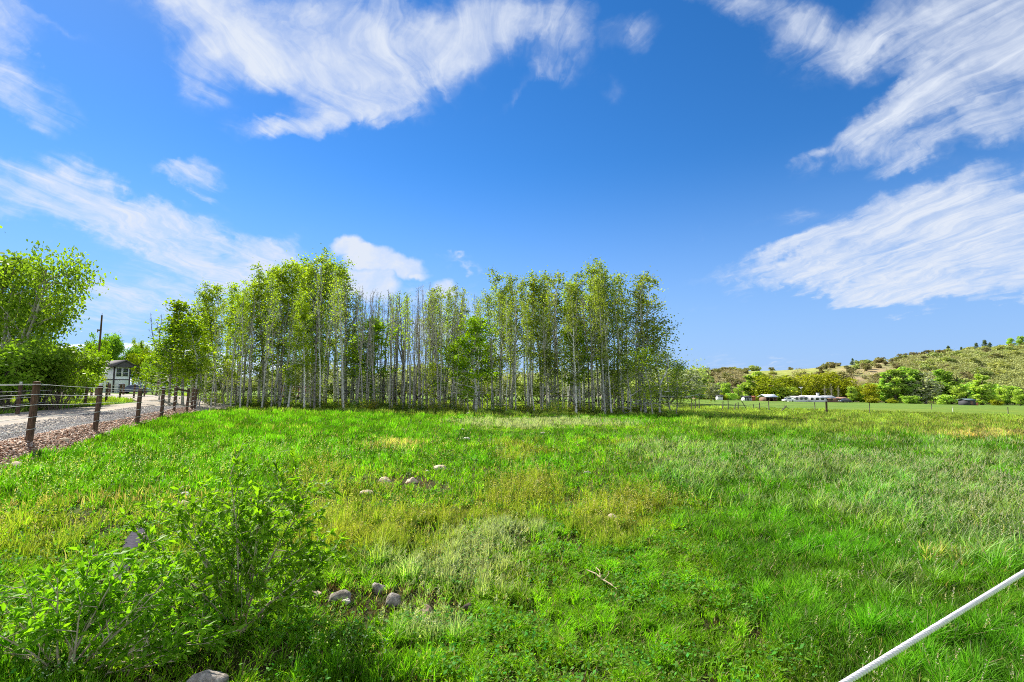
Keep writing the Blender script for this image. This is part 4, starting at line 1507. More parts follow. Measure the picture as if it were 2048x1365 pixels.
ORD = ['', 'first', 'second', 'third', 'fourth', 'fifth', 'sixth', 'seventh', 'eighth', 'ninth', 'tenth', 'eleventh', 'twelfth', 'thirteenth', 'fourteenth', 'fifteenth', 'sixteenth', 'seventeenth', 'eighteenth', 'nineteenth', 'twentieth']
TENS = ['', '', 'twenty', 'thirty', 'forty', 'fifty']


def ordinal(n):
    if n <= 20:
        return ORD[n]
    t, u = divmod(n, 10)
    return (TENS[t][:-1] + 'ieth') if u == 0 else f'{TENS[t]}-{ORD[u]}'


# front row: base px, base py, kind, top px offset (px), scale of girth
FRONT = [
    (352, 806, 'full', 0, 1.0), (381, 807, 'full', 0, 1.1), (411, 806, 'full', 4, 0.8), (432, 807, 'full', 0, 1.2), (444, 806, 'thin', 30, 0.9), (456, 806, 'full', 0, 0.9), (467, 806, 'bare', 60, 0.8),
    (477, 810, 'full', 0, 1.3), (486, 809, 'thin', 30, 1.0), (500, 811, 'full', 0, 1.0), (518, 810, 'full', 0, 1.0), (526, 811, 'full', 10, 1.0), (531, 808, 'full', 0, 0.8), (549, 812, 'full', 0, 1.0), (557, 812, 'thin', 50, 1.0),
    (571, 812, 'full', 0, 1.3), (581, 808, 'thin', 20, 0.9), (601, 809, 'full', 0, 1.35), (615, 809, 'full', 0, 1.0), (622, 808, 'olive', 12, 1.0), (631, 809, 'full', 0, 1.1), (638, 809, 'olive', 0, 1.0), (649, 808, 'olive', 10, 0.9),
    (670, 808, 'full', 0, 1.0), (688, 813, 'olive', 25, 1.0), (701, 810, 'thin', 20, 0.9), (717, 810, 'full', 90, 0.9), (733, 811, 'full', 70, 0.9), (744, 811, 'bare', 10, 1.0),
    (766, 812, 'bare', 0, 1.1), (790, 812, 'bare', 10, 1.0), (808, 814, 'bare', 5, 1.1), (838, 814, 'bare', -4, 1.0), (862, 815, 'thin', 30, 1.0), (878, 815, 'olive', 0, 0.9), (887, 816, 'thin', 20, 0.9), (906, 817, 'thin', 10, 1.0),
    (951, 826, 'bright', 75, 1.3), (929, 819, 'bright', 130, 1.0), (975, 820, 'bright', 120, 1.0), (1001, 819, 'olive', 20, 0.9), (1022, 820, 'olive', 0, 1.0), (1057, 820, 'olive', 0, 0.9), (1083, 820, 'full', 5, 1.0),
    (1110, 823, 'olive', 0, 1.1), (1138, 820, 'full', 0, 1.25), (1151, 820, 'olive', 15, 1.0), (1157, 820, 'thin', 20, 0.9), (1188, 819, 'olive', 0, 1.1), (1198, 819, 'thin', 25, 0.9), (1206, 824, 'olive', 10, 1.2), (1215, 824, 'olive', 0, 1.3),
    (1238, 823, 'olive', 0, 1.2), (1246, 821, 'thin', 40, 0.8), (1256, 821, 'olive', 60, 0.8), (1281, 826, 'olive', 0, 1.15), (1290, 827, 'olive', 6, 1.15),
]
WORDS = {'full': ('full-crowned green aspen with pale trunk', 'leafy aspens of the front row'), 'olive': ('airy olive-green aspen with pale trunk', 'leafy aspens of the front row'),
         'thin': ('sparse thin-topped aspen', 'leafy aspens of the front row'), 'bare': ('leafless dead grey aspen', 'dead aspens of the front row'), 'bright': ('short bright yellow-green aspen', 'short bright aspens')}
cnt = {}
byk = {}
for q, (px, py, k, dy, g) in enumerate(FRONT):
    p = hit(px, py)
    tp = at(px, top_px(px) + dy + abs(rng.normal(0, 16)) * (dy == 0), p.y)
    h = max(2.5, tp.z - p.z)
    lst = ASP[k]
    pr = lst[cnt.get(k, 0) % len(lst)]
    cnt[k] = cnt.get(k, 0) + 1
    s = h / pr.h
    wdesc, grp = WORDS[k]
    byk[k] = byk.get(k, 0) + 1
    place = f'{ordinal(q + 1)} front-row trunk from the grove\'s left end' if q < 29 else f'{ordinal(len(FRONT) - q)} front-row trunk from the grove\'s right end'
    lean = (rng.normal(0, 0.015), rng.normal(0.015, 0.028))
    if px > 1270:
        lean = (0, 0.03)
    sx = s * (0.92 + 0.25 * g) if k != 'bright' else s * 1.25
    pr.place(p, rng.uniform(0, 2 * PI), s, f'{wdesc}, {place}', 'tree', grp, lean, sxy=sx)

# the crowded middle of the grove
k_n = 0
inner = []
for row, (dist, n, lo, hi) in enumerate([(2.2, 42, 405, 1300), (5, 37, 385, 1285), (9, 32, 380, 1260), (14, 27, 385, 1225), (19, 20, 420, 1180)]):
    for q in range(n):
        px = lo + (hi - lo) * (q + rng.uniform(0.05, 0.95)) / n
        # the left third of the grove is more open at the back
        if px < 700 and row >= 1 and rng.random() < 0.30 + 0.12 * row:
            continue
        if px > 1180 and row >= 2 and rng.random() < 0.6:
            continue
        base = 38.5 if px < 600 else 38.5 + 4.0 * (px - 600) / 700
        p = on_ground(px, base + dist + rng.uniform(-1.2, 1.2))
        if 690 < px < 870:
            k = rng.choice(['bare', 'thin', 'bare', 'bare', 'thin'])
        elif px >= 870 and px < 1000:
            k = rng.choice(['thin', 'olive', 'bare', 'thin'])
        elif px < 690:
            k = rng.choice(['full', 'thin', 'thin', 'bare', 'bare', 'thin'])
        else:
            k = rng.choice(['olive', 'thin', 'thin', 'olive', 'thin', 'bare', 'bare'])
        tp = at(px, top_px(px) + abs(rng.normal(22, 34)) + (10 if k in ('bare', 'thin') else 0), p.y)
        h = max(4, tp.z - p.z)
        pr = ASP[k][rng.integers(0, len(ASP[k]))]
        s = h / pr.h
        lab = {'bare': ('slender bare grey aspen crowded among trunks inside the grove', 'bare aspens inside the grove'),
               'thin': ('slender thin-topped aspen crowded among trunks inside the grove', 'thin aspens inside the grove'),
               'olive': ('leafy olive-green aspen standing behind the front row of the grove', 'olive aspens inside the grove'),
               'full': ('leafy green aspen standing behind the front row of the grove', 'green aspens inside the grove')}[str(k)]
        pr.place(p, rng.uniform(0, 2 * PI), s, lab[0], 'tree', lab[1], (rng.normal(0, 0.025), rng.normal(0.012, 0.04)), sxy=s * rng.uniform(0.62, 0.95))
for q in range(34):
    px = 694 + 210 * (q + rng.uniform(0.05, 0.95)) / 34
    p = on_ground(px, 41.5 + rng.uniform(0, 14))
    tp = at(px, top_px(px) + abs(rng.normal(12, 30)), p.y)
    k = 'thin' if q % 4 == 0 else 'bare'
    pr = ASP[k][rng.integers(0, len(ASP[k]))]
    s = (tp.z - p.z) / pr.h
    pr.place(p, rng.uniform(0, 2 * PI), s, 'slender bare grey aspen crowded among trunks inside the grove' if k == 'bare' else 'slender thin-topped aspen crowded among trunks inside the grove', 'tree',
             'bare aspens inside the grove' if k == 'bare' else 'thin aspens inside the grove', (rng.normal(0, 0.03), rng.normal(0.01, 0.045)), sxy=s * rng.uniform(0.6, 0.9))
# short bright aspens at the left edge and in the middle
for px, dist, ty_, lab in [(338, 41, 650, 'bright yellow-green low aspen at the far left edge of the grove, beside the lane'), (366, 42, 610, 'taller bright yellow-green aspen behind the corner of the post fence'),
                           (318, 46, 690, 'low yellow-green aspen behind the lane near the bare snag'), (392, 39.5, 640, 'bright yellow-green aspen beside the fence corner, low crown'), (905, 43, 690, 'short bright aspen left of the lone front trunk, behind two leaning logs'),
                           (960, 45, 640, 'bright yellow-green aspen behind the lone front trunk'), (745, 45, 640, 'bright-leaved aspen among the bare trunks'), (1160, 45, 660, 'bright yellow-green young aspen in the right half of the grove')]:
    p = on_ground(px, dist)
    tp = at(px, ty_, dist)
    pr = ASP['bright'][cnt.get('b2', 0) % 2]
    cnt['b2'] = cnt.get('b2', 0) + 1
    s = (tp.z - p.z) / pr.h
    pr.place(p, rng.uniform(0, 6), s, lab, 'tree', 'short bright aspens', sxy=s * 1.5)
# young growth under the right end
for px, dist, ty_, lab in [(1262, 43, 715, 'low bushy young aspen between the right-hand trunks'), (1305, 42.5, 700, 'low young aspen with drooping sprays right of the last tall trunk'), (1341, 50, 705, 'small dark young aspen standing apart beyond the grove\'s right end'),
                           (1232, 46, 730, 'bushy young aspen under the right part of the grove'), (1318, 45, 650, 'spreading young aspen with long thin sprays at the grove\'s right end'), (1352, 44, 730, 'outermost low young aspen of the grove, over dark grass'),
                           (448, 41, 722, 'low leafy young aspen between the third and fourth trunks of the left end'), (640, 43, 715, 'young aspen with loose green sprays before the tall left crowns'), 
                           (715, 46, 690, 'taller leafy young aspen among the first bare trunks'),  (868, 43, 730, 'bushy young aspen beside the leaning dead trunks'), 
                           (1100, 46, 700, 'leafy young aspen behind the middle of the right-hand trunks'),  (400, 40, 715, 'young bushy aspen near the fence corner'), (600, 47, 705, 'leafy young aspen deep among the left trunks'),
                            (575, 44, 745, 'bushy young aspen among the left trunks'), (520, 45, 735, 'young aspen under the tall left crowns')]:
    p = on_ground(px, dist)
    tp = at(px, ty_, dist)
    pr = ASP['young'][cnt.get('y2', 0) % 2]
    cnt['y2'] = cnt.get('y2', 0) + 1
    s = (tp.z - p.z) / pr.h
    pr.place(p, rng.uniform(0, 6), s, lab, 'tree', 'young aspens', sxy=s * 1.3)

# leaning dead logs and fallen wood in the grove
def log(name, a, b, r0, r1, label, mat=M_DEAD):
    mb = MB()
    a, b = np.array(a), np.array(b)
    t = np.linspace(0, 1, 9)[:, None]
    P = a + (b - a) * t + np.sin(t * 3) * np.array([[0.03, 0, 0.05]])
    mb.tube(P - a, np.linspace(r0, r1, 9), 8)
    for _ in range(4):
        k = rng.integers(3, 8)
        B = curve_path(P[k] - a, (b - a) / np.linalg.norm(b - a) + rng.normal(0, 0.7, 3), 0.5, 4, 0.2, 0.1, rng)
        mb.tube(B, np.linspace(r1 * 0.4, 0.008, 5), 4)
    o = mb.build(name, mat, None, True)
    o.location = a
    tag(o, label, 'log')
    return o
log('leaning_log', hit(822, 812), at(868, 762, 42.5), 0.075, 0.05, 'pale dead trunk leaning right, left of two crossing the grove')
log('leaning_log', hit(834, 808), at(882, 752, 43.5), 0.085, 0.05, 'dark dead trunk leaning right beside the paler leaning one')
log('leaning_log', hit(1005, 812), at(1040, 745, 43), 0.06, 0.04, 'thin dead trunk leaning among the grove\'s right half')
p = hit(985, 814)
log('fallen_log', tuple(p + Vector((0, 0, 0.12))), tuple(p + Vector((1.7, -0.3, 0.15))), 0.14, 0.09, 'bleached log lying in the grass under the grove', M_BARKPALE)
log('fallen_log', tuple(p + Vector((-0.2, 0.6, 0.15))), tuple(p + Vector((1.0, 0.4, 0.4))), 0.10, 0.06, 'broken grey branch propped on the bleached fallen log', M_BARKPALE)

# tall weeds along the foot of the grove (uncountable)
def weed_band(name, n, pxlo, pxhi, pyf, spread, hlo, hhi, cols, label):
    px = rng.uniform(pxlo, pxhi, n)
    P = np.array([[*hit(a, pyf(a), False)] for a in np.linspace(pxlo, pxhi, 60)])
    x = np.interp(px, np.linspace(pxlo, pxhi, 60), P[:, 0])
    y = np.interp(px, np.linspace(pxlo, pxhi, 60), P[:, 1]) + np.abs(rng.normal(0, spread, n))
    dens = fbm(x * 0.9, y * 0.9, 171)
    k = rng.random(n) < sstep(0.35, 0.6, dens)
    x, y = x[k], y[k]
    n = len(x)
    x = x * (y / y)
    h = rng.uniform(hlo, hhi, n) * (0.5 + fbm(x * 0.7, y * 0.7, 181))
    pal = np.array(cols)
    t = rng.random(n)
    z = gz(x, y) + h * t
    ctr = np.stack([x + rng.normal(0, 0.05, n), y, z], -1)
    C = pal[np.minimum((fbm(x * 1.3, y * 1.3, 191) * 1.4 * len(pal) - 0.3 + rng.normal(0, 0.5, n)).astype(int).clip(0, len(pal) - 1), len(pal) - 1)] * rng.uniform(0.7, 1.25, (n, 1))
    V, F, C = leaf_quads(ctr, rng.uniform(0.025, 0.06, n), C, 0.5)
    o = np_mesh(name, V, [F], C, M_GRASS)
    tag(o, label, 'weeds', kind='stuff')
weed_band('grove_weeds', 62000, 400, 1340, lambda a: float(np.interp(a, [400, 480, 700, 860, 1000, 1300, 1340], [811, 814, 820, 824, 826, 828, 826])), 1.0, 0.45, 1.15,
          [(0.05, 0.12, 0.015), (0.10, 0.17, 0.02), (0.24, 0.23, 0.03), (0.07, 0.16, 0.02)], 'tall dark and yellowish weeds along the foot of the aspen grove')


# ------------------------------------------------------------------ generic broad-leaved tree
def broadleaf(name, seed, H, W, stems, leaves, leaf, leafmat, bark, base_r, crown_lo=0.25, lumps=14, shell=0.75, spread=0.3, flat=0.8, twigs=True, lean=0.0):
    """several rising limbs that fork into sprays; leaves fill uneven lumps hung on the limb ends"""
    r = np.random.default_rng(seed)
    root = empty(name, (0, 0, 0))
    mb = MB()
    ends = []
    for s in range(stems):
        a = 2 * PI * (s + r.random()) / stems
        out = (0.15 if stems == 1 else spread) * W
        d = np.array([math.cos(a) * out + lean * H, math.sin(a) * out, H * 0.75])
        P = curve_path((r.normal(0, 0.02 * W), r.normal(0, 0.02 * W), -0.1), d, np.linalg.norm(d) * r.uniform(0.85, 1.05), 10, 0.02, 0.06, r)
        mb.tube(P, base_r * np.linspace(1, 0.22, len(P)) ** 0.8, 7)
        for b in range(max(5, lumps // stems + 3)):
            j = r.integers(3, 10)
            dd = (P[j] - P[j - 1]) / np.linalg.norm(P[j] - P[j - 1]) * 0.6 + r.normal(0, 0.75, 3)
            dd[2] = abs(dd[2]) * 0.6 + 0.15
            L_ = W * r.uniform(0.2, 0.42) * (1.25 - 0.06 * j)
            B = curve_path(P[j], dd, L_, 6, 0.1, 0.1, r)
            mb.tube(B, base_r * np.linspace(0.34, 0.07, 7), 5)
            ends.append(B[-1]); ends.append(B[4])
            if twigs:
                for _ in range(3):
                    k = r.integers(2, 6)
                    T = curve_path(B[k], (B[k] - B[k - 1]) / (L_ / 6) + r.normal(0, 0.7, 3), L_ * 0.5, 4, 0.1, 0.12, r)
                    mb.tube(T, base_r * np.linspace(0.10, 0.03, 5), 3)
                    ends.append(T[-1])
        ends.append(P[-1])
    mb.build('trunk', bark, root, True)
    E = np.array(ends)
    lo = crown_lo * H
    E = E[E[:, 2] > lo * 0.9]
    # lumps: pick ends, size by room
    idx = r.choice(len(E), min(len(E), lumps * 3), replace=False)
    Cn = E[idx]
    sc = W * r.uniform(0.07, 0.17, len(Cn))
    cl = r.choice(len(Cn), leaves, p=sc ** 2 / (sc ** 2).sum())
    d = r.normal(size=(leaves, 3))
    d /= np.linalg.norm(d, axis=1)[:, None]
    rad = sc[cl] * (shell + (1 - shell) * r.random(leaves)) * r.random(leaves) ** 0.25
    ctr = Cn[cl] + d * rad[:, None] * np.array([1.1, 1.1, flat])
    ctr += r.normal(0, 0.02 * W, (leaves, 3))
    ctr[:, 2] = np.maximum(ctr[:, 2], lo * 0.6 + 0.1 * r.random(leaves))
    sh = np.clip(r.normal(0.5, 0.2, len(Cn))[cl] + r.normal(0, 0.15, leaves), 0, 1)
    V, F, C = leaf_quads(ctr, leaf * r.uniform(0.6, 1.3, leaves), sh, 0.7, r=r)
    np_mesh('crown', V, [F], C, leafmat, root)
    zmax = np.quantile(ctr[:, 2], 0.995)
    return Proto(root, zmax)


def put(pr, px, dist, top, label, cat='tree', group=None, wscale=1.0, lean=(0, 0), rz=None, sink=0.0):
    p = on_ground(px, dist)
    p.z -= sink
    tp = at(px, top, dist)
    s = (tp.z - p.z) / pr.h
    return pr.place(p, rng.uniform(0, 6.28) if rz is None else rz, s, label, cat, group, lean, sxy=s * wscale)


# left-hand trees behind the far fence
COT = [broadleaf('cottonwood_tree', 301, 8.5, 7.5, 3, 6500, 0.09, L_GREEN, M_BARKPALE, 0.14, 0.25, 22, 0.5, 0.20, 0.8),
       broadleaf('cottonwood_tree', 302, 8.0, 6.5, 2, 9000, 0.085, L_GREEN, M_BARKPALE, 0.13, 0.28, 22, 0.5, 0.25, 0.8)]
BSH = [broadleaf('leafy_bush', 311, 3.2, 3.4, 7, 9000, 0.06, L_GREEN, M_BARK, 0.035, 0.12, 30, 0.5, 0.35, 0.8),
       broadleaf('leafy_bush', 312, 3.0, 3.6, 7, 9000, 0.06, L_BRIGHT, M_BARK, 0.035, 0.18, 30, 0.5, 0.35, 0.8),
       broadleaf('leafy_bush', 313, 3.0, 3.2, 8, 4200, 0.05, L_FARYEL, M_BARKPALE, 0.03, 0.25, 30, 0.4, 0.35, 0.8)]
put(COT[0], 5, 29, 490, 'tall airy cottonwood with pale forked trunk beside the lane', group='cottonwoods by the lane', wscale=0.74, rz=0.7, lean=(0, 0.08))
put(COT[1], -70, 31, 470, 'tall cottonwood at the left edge of the picture, partly cut off', group='cottonwoods by the lane', wscale=1.1)
put(COT[1], -20, 36, 560, 'shorter cottonwood in back of the tall airy one with the forked trunk', group='cottonwoods by the lane', wscale=1.1)
put(BSH[0], 20, 27.5, 690, 'dark green bush below the tall airy cottonwood, behind the far fence', 'bush', 'bushes along the lane', 1.2)
put(BSH[0], 75, 29.5, 685, 'green bush between the dark bush and the yellow-green one', 'bush', 'bushes along the lane', 1.15)
put(BSH[0], -40, 26, 680, 'dark green bush cut by the left edge of the picture', 'bush', 'bushes along the lane', 1.2)
put(BSH[1], 120, 33, 690, 'large yellow-green bush overhanging the far fence', 'bush', 'bushes along the lane', 0.85)
put(BSH[1], 150, 40, 712, 'yellow-green bush behind the far fence, next to the grey twiggy one', 'bush', 'bushes along the lane', 0.6)
put(BSH[2], 158, 47, 712, 'twiggy grey and yellow bush in front of the small white house', 'bush', 'bushes along the lane', 0.6)
put(BSH[2], 160, 44, 735, 'low grey twiggy bush behind the third far fence post', 'bush', 'bushes along the lane', 0.8)
# bare stems at the foot of those bushes
def brush_stems(px, dist, n, h, label):
    mb = MB()
    for _ in range(n):
        B = curve_path((rng.normal(0, 0.5), rng.normal(0, 0.3), -0.05), (rng.normal(0.25, 0.5), rng.normal(0, 0.3), 1), h * rng.uniform(0.6, 1.2), 6, 0.05, 0.08, rng)
        mb.tube(B, np.linspace(0.016, 0.005, 7), 4)
    o = mb.build('bare_brush', M_BARK, None, True)
    o.location = on_ground(px, dist)
    tag(o, label, 'brush')
brush_stems(95, 27.5, 90, 1.5, 'thicket of bare brown stems behind the far fence, between two posts')
brush_stems(12, 25.5, 60, 1.4, 'grey bare stems under the dark bush at the left edge')

FT = [broadleaf('broad_tree', 321, 9, 8, 3, 9000, 0.16, L_GREEN, M_BARK, 0.16, 0.15, 26, 0.6, 0.28, 0.85),
      broadleaf('broad_tree', 322, 9, 9, 3, 9000, 0.16, L_BRIGHT, M_BARK, 0.16, 0.12, 26, 0.6, 0.3, 0.85)]
for i, (px, dist, top, w, lab) in enumerate([
        (204, 120, 668, 1.0, 'round green tree behind the utility pole'), (176, 112, 684, 0.9, 'yellow-green tree left of the utility pole'), (226, 128, 697, 1.2, 'low green tree just right of the utility pole'),
        (285, 112, 700, 1.0, 'bright green tree right of the small white house, next to its roof'), (262, 130, 702, 1.2, 'low bright tree showing over the small white house roof'), (278, 150, 681, 0.55, 'small dark round-topped tree standing above the others behind the house'),
        (318, 92, 706, 1.1, 'green tree at the back of the lane between house and grove'), (352, 84, 700, 1.1, 'bright green tree behind the left edge of the grove'), (305, 80, 728, 1.2, 'low spreading green tree by the dark car'),
        (335, 70, 735, 1.2, 'low bright tree near the corner of the post fence'), (130, 95, 700, 1.3, 'green tree filling the gap behind the yellow-green bushes'), (60, 80, 680, 1.4, 'broad green tree behind the left bushes'),
        (395, 88, 715, 1.2, 'green tree seen low between the left-hand aspen trunks'), (292, 98, 735, 0.5, 'yellow-green shrub tree right of the house, behind the dark car')]):
    put(FT[i % 2], px, dist, top, lab, 'tree', 'trees around the small white house', w * 0.6)
# bare snag left of the grove
SN = aspen(133 + 7, H=8, rad=1.4, leaves=0, bare=True, nb=18, cs=0.3, base_r=0.12, fork=True, bark=M_BARK)
put(SN, 312, 60, 628, 'dead dark snag with forked bare limbs left of the grove', 'tree', None, 0.9)

# low backdrop of bushes and small trees seen through the grove
BK = [broadleaf('far_bush', 331, 4.5, 7, 4, 3000, 0.17, L_FARGREY, M_BARK, 0.08, 0.05, 24, 0.5, 0.35, 0.8, twigs=False),
      broadleaf('far_bush', 332, 4.5, 6.5, 4, 3000, 0.17, L_OAKG, M_BARK, 0.08, 0.05, 24, 0.5, 0.35, 0.8, twigs=False)]
for i in range(56):
    px = 400 + 950 * (i + rng.uniform(0.1, 0.9)) / 56
    dist = rng.uniform(70, 110) if px > 640 else rng.uniform(90, 125)
    put(BK[i % 2], px, dist, rng.uniform(728, 768), 'grey-green bush half hidden behind the aspen trunks', 'bush', 'bushes in back of the grove', rng.uniform(1.0, 1.5))


# ------------------------------------------------------------------ fences
def fence(name, posts, label, heights, wires, wire_r, post_r, capped=(), lean=(0.0, 0.03), mat=M_POST, insul=True, bandmat=M_WIRE):
    root = empty(name, posts[0])
    tag(root, label, 'fence')
    o0 = Vector(posts[0])
    tops = []
    for q, p in enumerate(posts):
        p = Vector(p)
        h = heights if isinstance(heights, (int, float)) else heights[q]
        mb = MB()
        r = post_r * rng.uniform(0.92, 1.1)
        lx, ly = (lean[1] + rng.normal(0, 0.012)) * h, (lean[0] + rng.normal(0, 0.012)) * h
        t = np.linspace(-0.35, 1, 10)
        jag = rng.normal(0, 0.004, (10, 2))
        P = np.stack([lx * t + jag[:, 0], ly * t + jag[:, 1], h * t], -1)
        mb.tube(P, r * (1 + rng.normal(0, 0.02, 10)), 12)
        po = mb.build('post', mat, root, True)
        po.location = p - o0
        mb = MB()                                  # sawn top
        th = np.linspace(0, 2 * PI, 12, endpoint=False)
        V = np.stack([lx + 0.97 * r * np.cos(th), ly + 0.97 * r * np.sin(th), np.full(12, h + 0.004)], -1)
        mb.add(np.vstack([V, [[lx, ly, h + 0.012]]]), [[i, (i + 1) % 12, 12] for i in range(12)])
        mb.build('sawn_top', M_POSTEND, po)
        if q in capped:
            mb = MB()
            mb.tube([(lx, ly, h), (lx, ly, h + 0.06), (lx, ly, h + 0.065)], [r * 0.75, r * 0.6, r * 0.9], 10)
            mb.tube([(lx, ly, h + 0.065), (lx, ly, h + 0.085)], [r * 0.9, r * 0.7], 10)
            mb.build('cap', M_CAP, po)
        if insul:
            for w in wires:
                mb = MB()
                mb.box((lx * w / h + r * 0.9, ly - 0.012, w - 0.02), (lx * w / h + r * 0.9 + 0.045, ly + 0.012, w + 0.015))
                mb.build('insulator', M_BLACK, po)
        tops.append((p, lx, ly, h, r))
    for w in wires:
        mb = MB()
        pts = []
        for q, (p, lx, ly, h, r) in enumerate(tops):
            k = w / h
            a = Vector((p.x + lx * k + (r + 0.035 if insul else 0), p.y + ly * k - (0 if insul else r), p.z + w)) - o0
            if pts:
                b = pts[-1]
                for s in (0.25, 0.5, 0.75):
                    m_ = Vector(b).lerp(a, s)
                    m_.z -= 0.02 * 4 * s * (1 - s)
                    pts.append(tuple(m_))
            pts.append(tuple(a))
        mb.tube(np.array(pts), wire_r, 5)
        mb.build('wire', bandmat, root, True)
    return root


near_posts = []
for c, s in [(-5.8, -7), (-5.8, -2.6), (-5.8, 1.9)]:
    x, y = fpt(c, s)
    near_posts.append((x, y, float(gz(x, y)) - 0.0))
for px, d in [(62, 12.2), (192, 16.4), (275, 20.5), (322, 24.2), (347, 28.6), (373, 31.0)]:
    p = on_ground(px + 2, d)
    near_posts.append((p.x, p.y, p.z))
for px, d in [(384, 33.5), (390, 36.5)]:
    p = on_ground(px, d)
    near_posts.append((p.x, p.y, p.z))
hs_ = [1.42] * 11
fence('post_and_wire_fence', near_posts, 'dark round-post fence with five white wires on the near side of the lane', hs_, [0.32, 0.60, 0.88, 1.12, 1.36], 0.006, 0.075, capped=(4, 6), lean=(0.0, 0.055))
far_posts = []
for px, d in [(-60, 19.5), (37, 23.2), (115, 30.0), (171, 34.8), (212, 39.5), (239, 44), (267, 51), (288, 57), (313, 66), (324, 70)]:
    p = on_ground(px, d)
    far_posts.append((p.x, p.y, p.z))
fence('post_and_wire_fence', far_posts, 'dark round-post fence with white wires along the far side of the lane', [1.38] * 10, [0.45, 0.75, 1.05, 1.32], 0.007, 0.08, capped=(1, 4), lean=(0.0, 0.03))
yard = []
for px, d in [(140, 62), (157, 63), (182, 60), (218, 66), (246, 72)]:
    p = on_ground(px, d)
    yard.append((p.x, p.y, p.z))
fence('post_and_wire_fence', yard, 'short dark-post fence in front of the gravel yard by the house', [1.5] * 5, [0.6, 1.3], 0.01, 0.11, lean=(0, 0.02), insul=False)
# corner brace rail
mb = MB()
a, b = Vector(near_posts[7]), Vector(near_posts[8])
mb.tube([(0, 0, 1.25), tuple(b - a + Vector((0, 0, 1.22)))], [0.06, 0.055], 10)
o = mb.build('brace_rail', M_POST, None, True)
o.location = a + Vector((0.05, 0, 0))
o.parent = [x for x in COL.objects if x.name == 'post_and_wire_fence'][0]
o.location = a - Vector(near_posts[0]) + Vector((0.05, 0, 0))

# pasture fence far right
pp = []
PF = [(1383, 813, 0.0, 1.5), (1390, 823, 0.08, 1.5), (1398, 814, 0.0, 1.8), (1444, 816, 0.12, 1.1), (1456, 816, 0.0, 1.4), (1467, 817, 0.35, 0.9), (1476, 815, 0.0, 1.0), (1494, 815, -0.6, 1.2), (1506, 813, 0, 0.8), (1518, 816, 0.05, 1.0), (1537, 815, 0, 1.35), (1629, 816, 0, 1.1)]
root = empty('pasture_fence', (0, 0, 0))
tag(root, 'old wire pasture fence of mixed leaning grey posts across the meadow', 'fence')
loc0 = hit(PF[0][0], PF[0][1], False)
root.location = loc0
wpts = []
for px, py, ln_, h in PF:
    p = on_ground(px, 62.0 + 0.03 * (px - 1383))
    mb = MB()
    mb.tube([(0, 0, -0.2), (ln_ * h * 0.5, 0, h * 0.5), (ln_ * h, 0, h)], [0.06, 0.055, 0.05], 7)
    po = mb.build('post', M_GREYPOST, root, True)
    po.location = p - loc0
    wpts.append((p - loc0 + Vector((ln_ * h * 0.8, 0, h * 0.8))))
for dz in (0, -0.35):
    mb = MB()
    mb.tube(np.array([tuple(w + Vector((0, -0.06, dz))) for w in wpts]), 0.008, 4)
    mb.build('wire', M_GREYPOST, root)
for px, d, h, r, lab in [(1652, 57, 1.35, 0.11, 'stout dark wooden post standing alone in the meadow'), (1738, 60, 1.25, 0.045, 'thin dark metal post right of the stout lone post'),
                         (2014, 64, 1.0, 0.05, 'dark thin post before the dark shed at the right edge'), (1862, 95, 1.0, 0.06, 'short dark post in far pasture below the silver-green tree'), (1904, 80, 0.7, 0.05, 'small whitish post in the far right pasture')]:
    p = on_ground(px, d)
    mb = MB()
    mb.tube([(0, 0, -0.2), (0.01, 0, h * 0.5), (0.02, 0, h)], [r, r * 0.97, r * 0.9], 9)
    mb.box((0.02 - r * 0.75, -r * 0.75, h), (0.02 + r * 0.75, r * 0.75, h + 0.02))
    o = mb.build('fence_post', M_WIRE if 'whitish' in lab else M_GREYPOST if r < 0.1 else M_POST, None, True)
    o.location = p
    tag(o, lab, 'post')
p = on_ground(1560, 58)
log('fallen_post', tuple(p + Vector((0, 0, 0.05))), tuple(p + Vector((0.75, 0.1, 0.75))), 0.07, 0.06, 'broken grey fence post leaning low in the pasture', M_GREYPOST)

# ------------------------------------------------------------------ utility pole
mb = MB()
p = on_ground(191, 62)
tp = at(194, 631, 62)
h = tp.z - p.z
mb.tube([(0, 0, -0.5), (0.03, 0, h * 0.5), (0.08, 0, h)], [0.13, 0.115, 0.09], 10)
root = mb.build('utility_pole', M_POST, None, True)
root.location = p
tag(root, 'dark wooden utility pole rising over the trees by the house', 'utility pole')
mb = MB()
mb.tube([(0.08, 0, h), (0.085, 0, h + 0.28)], [0.03, 0.02], 7)
mb.build('pin', M_BLACK, root)
mb = MB()
mb.box((-0.32, -0.06, h - 1.95), (-0.02, 0.06, h - 1.75))
mb.box((-0.36, -0.04, h - 2.1), (-0.28, 0.04, h - 1.7))
mb.build('bracket', M_GREYPOST, root)


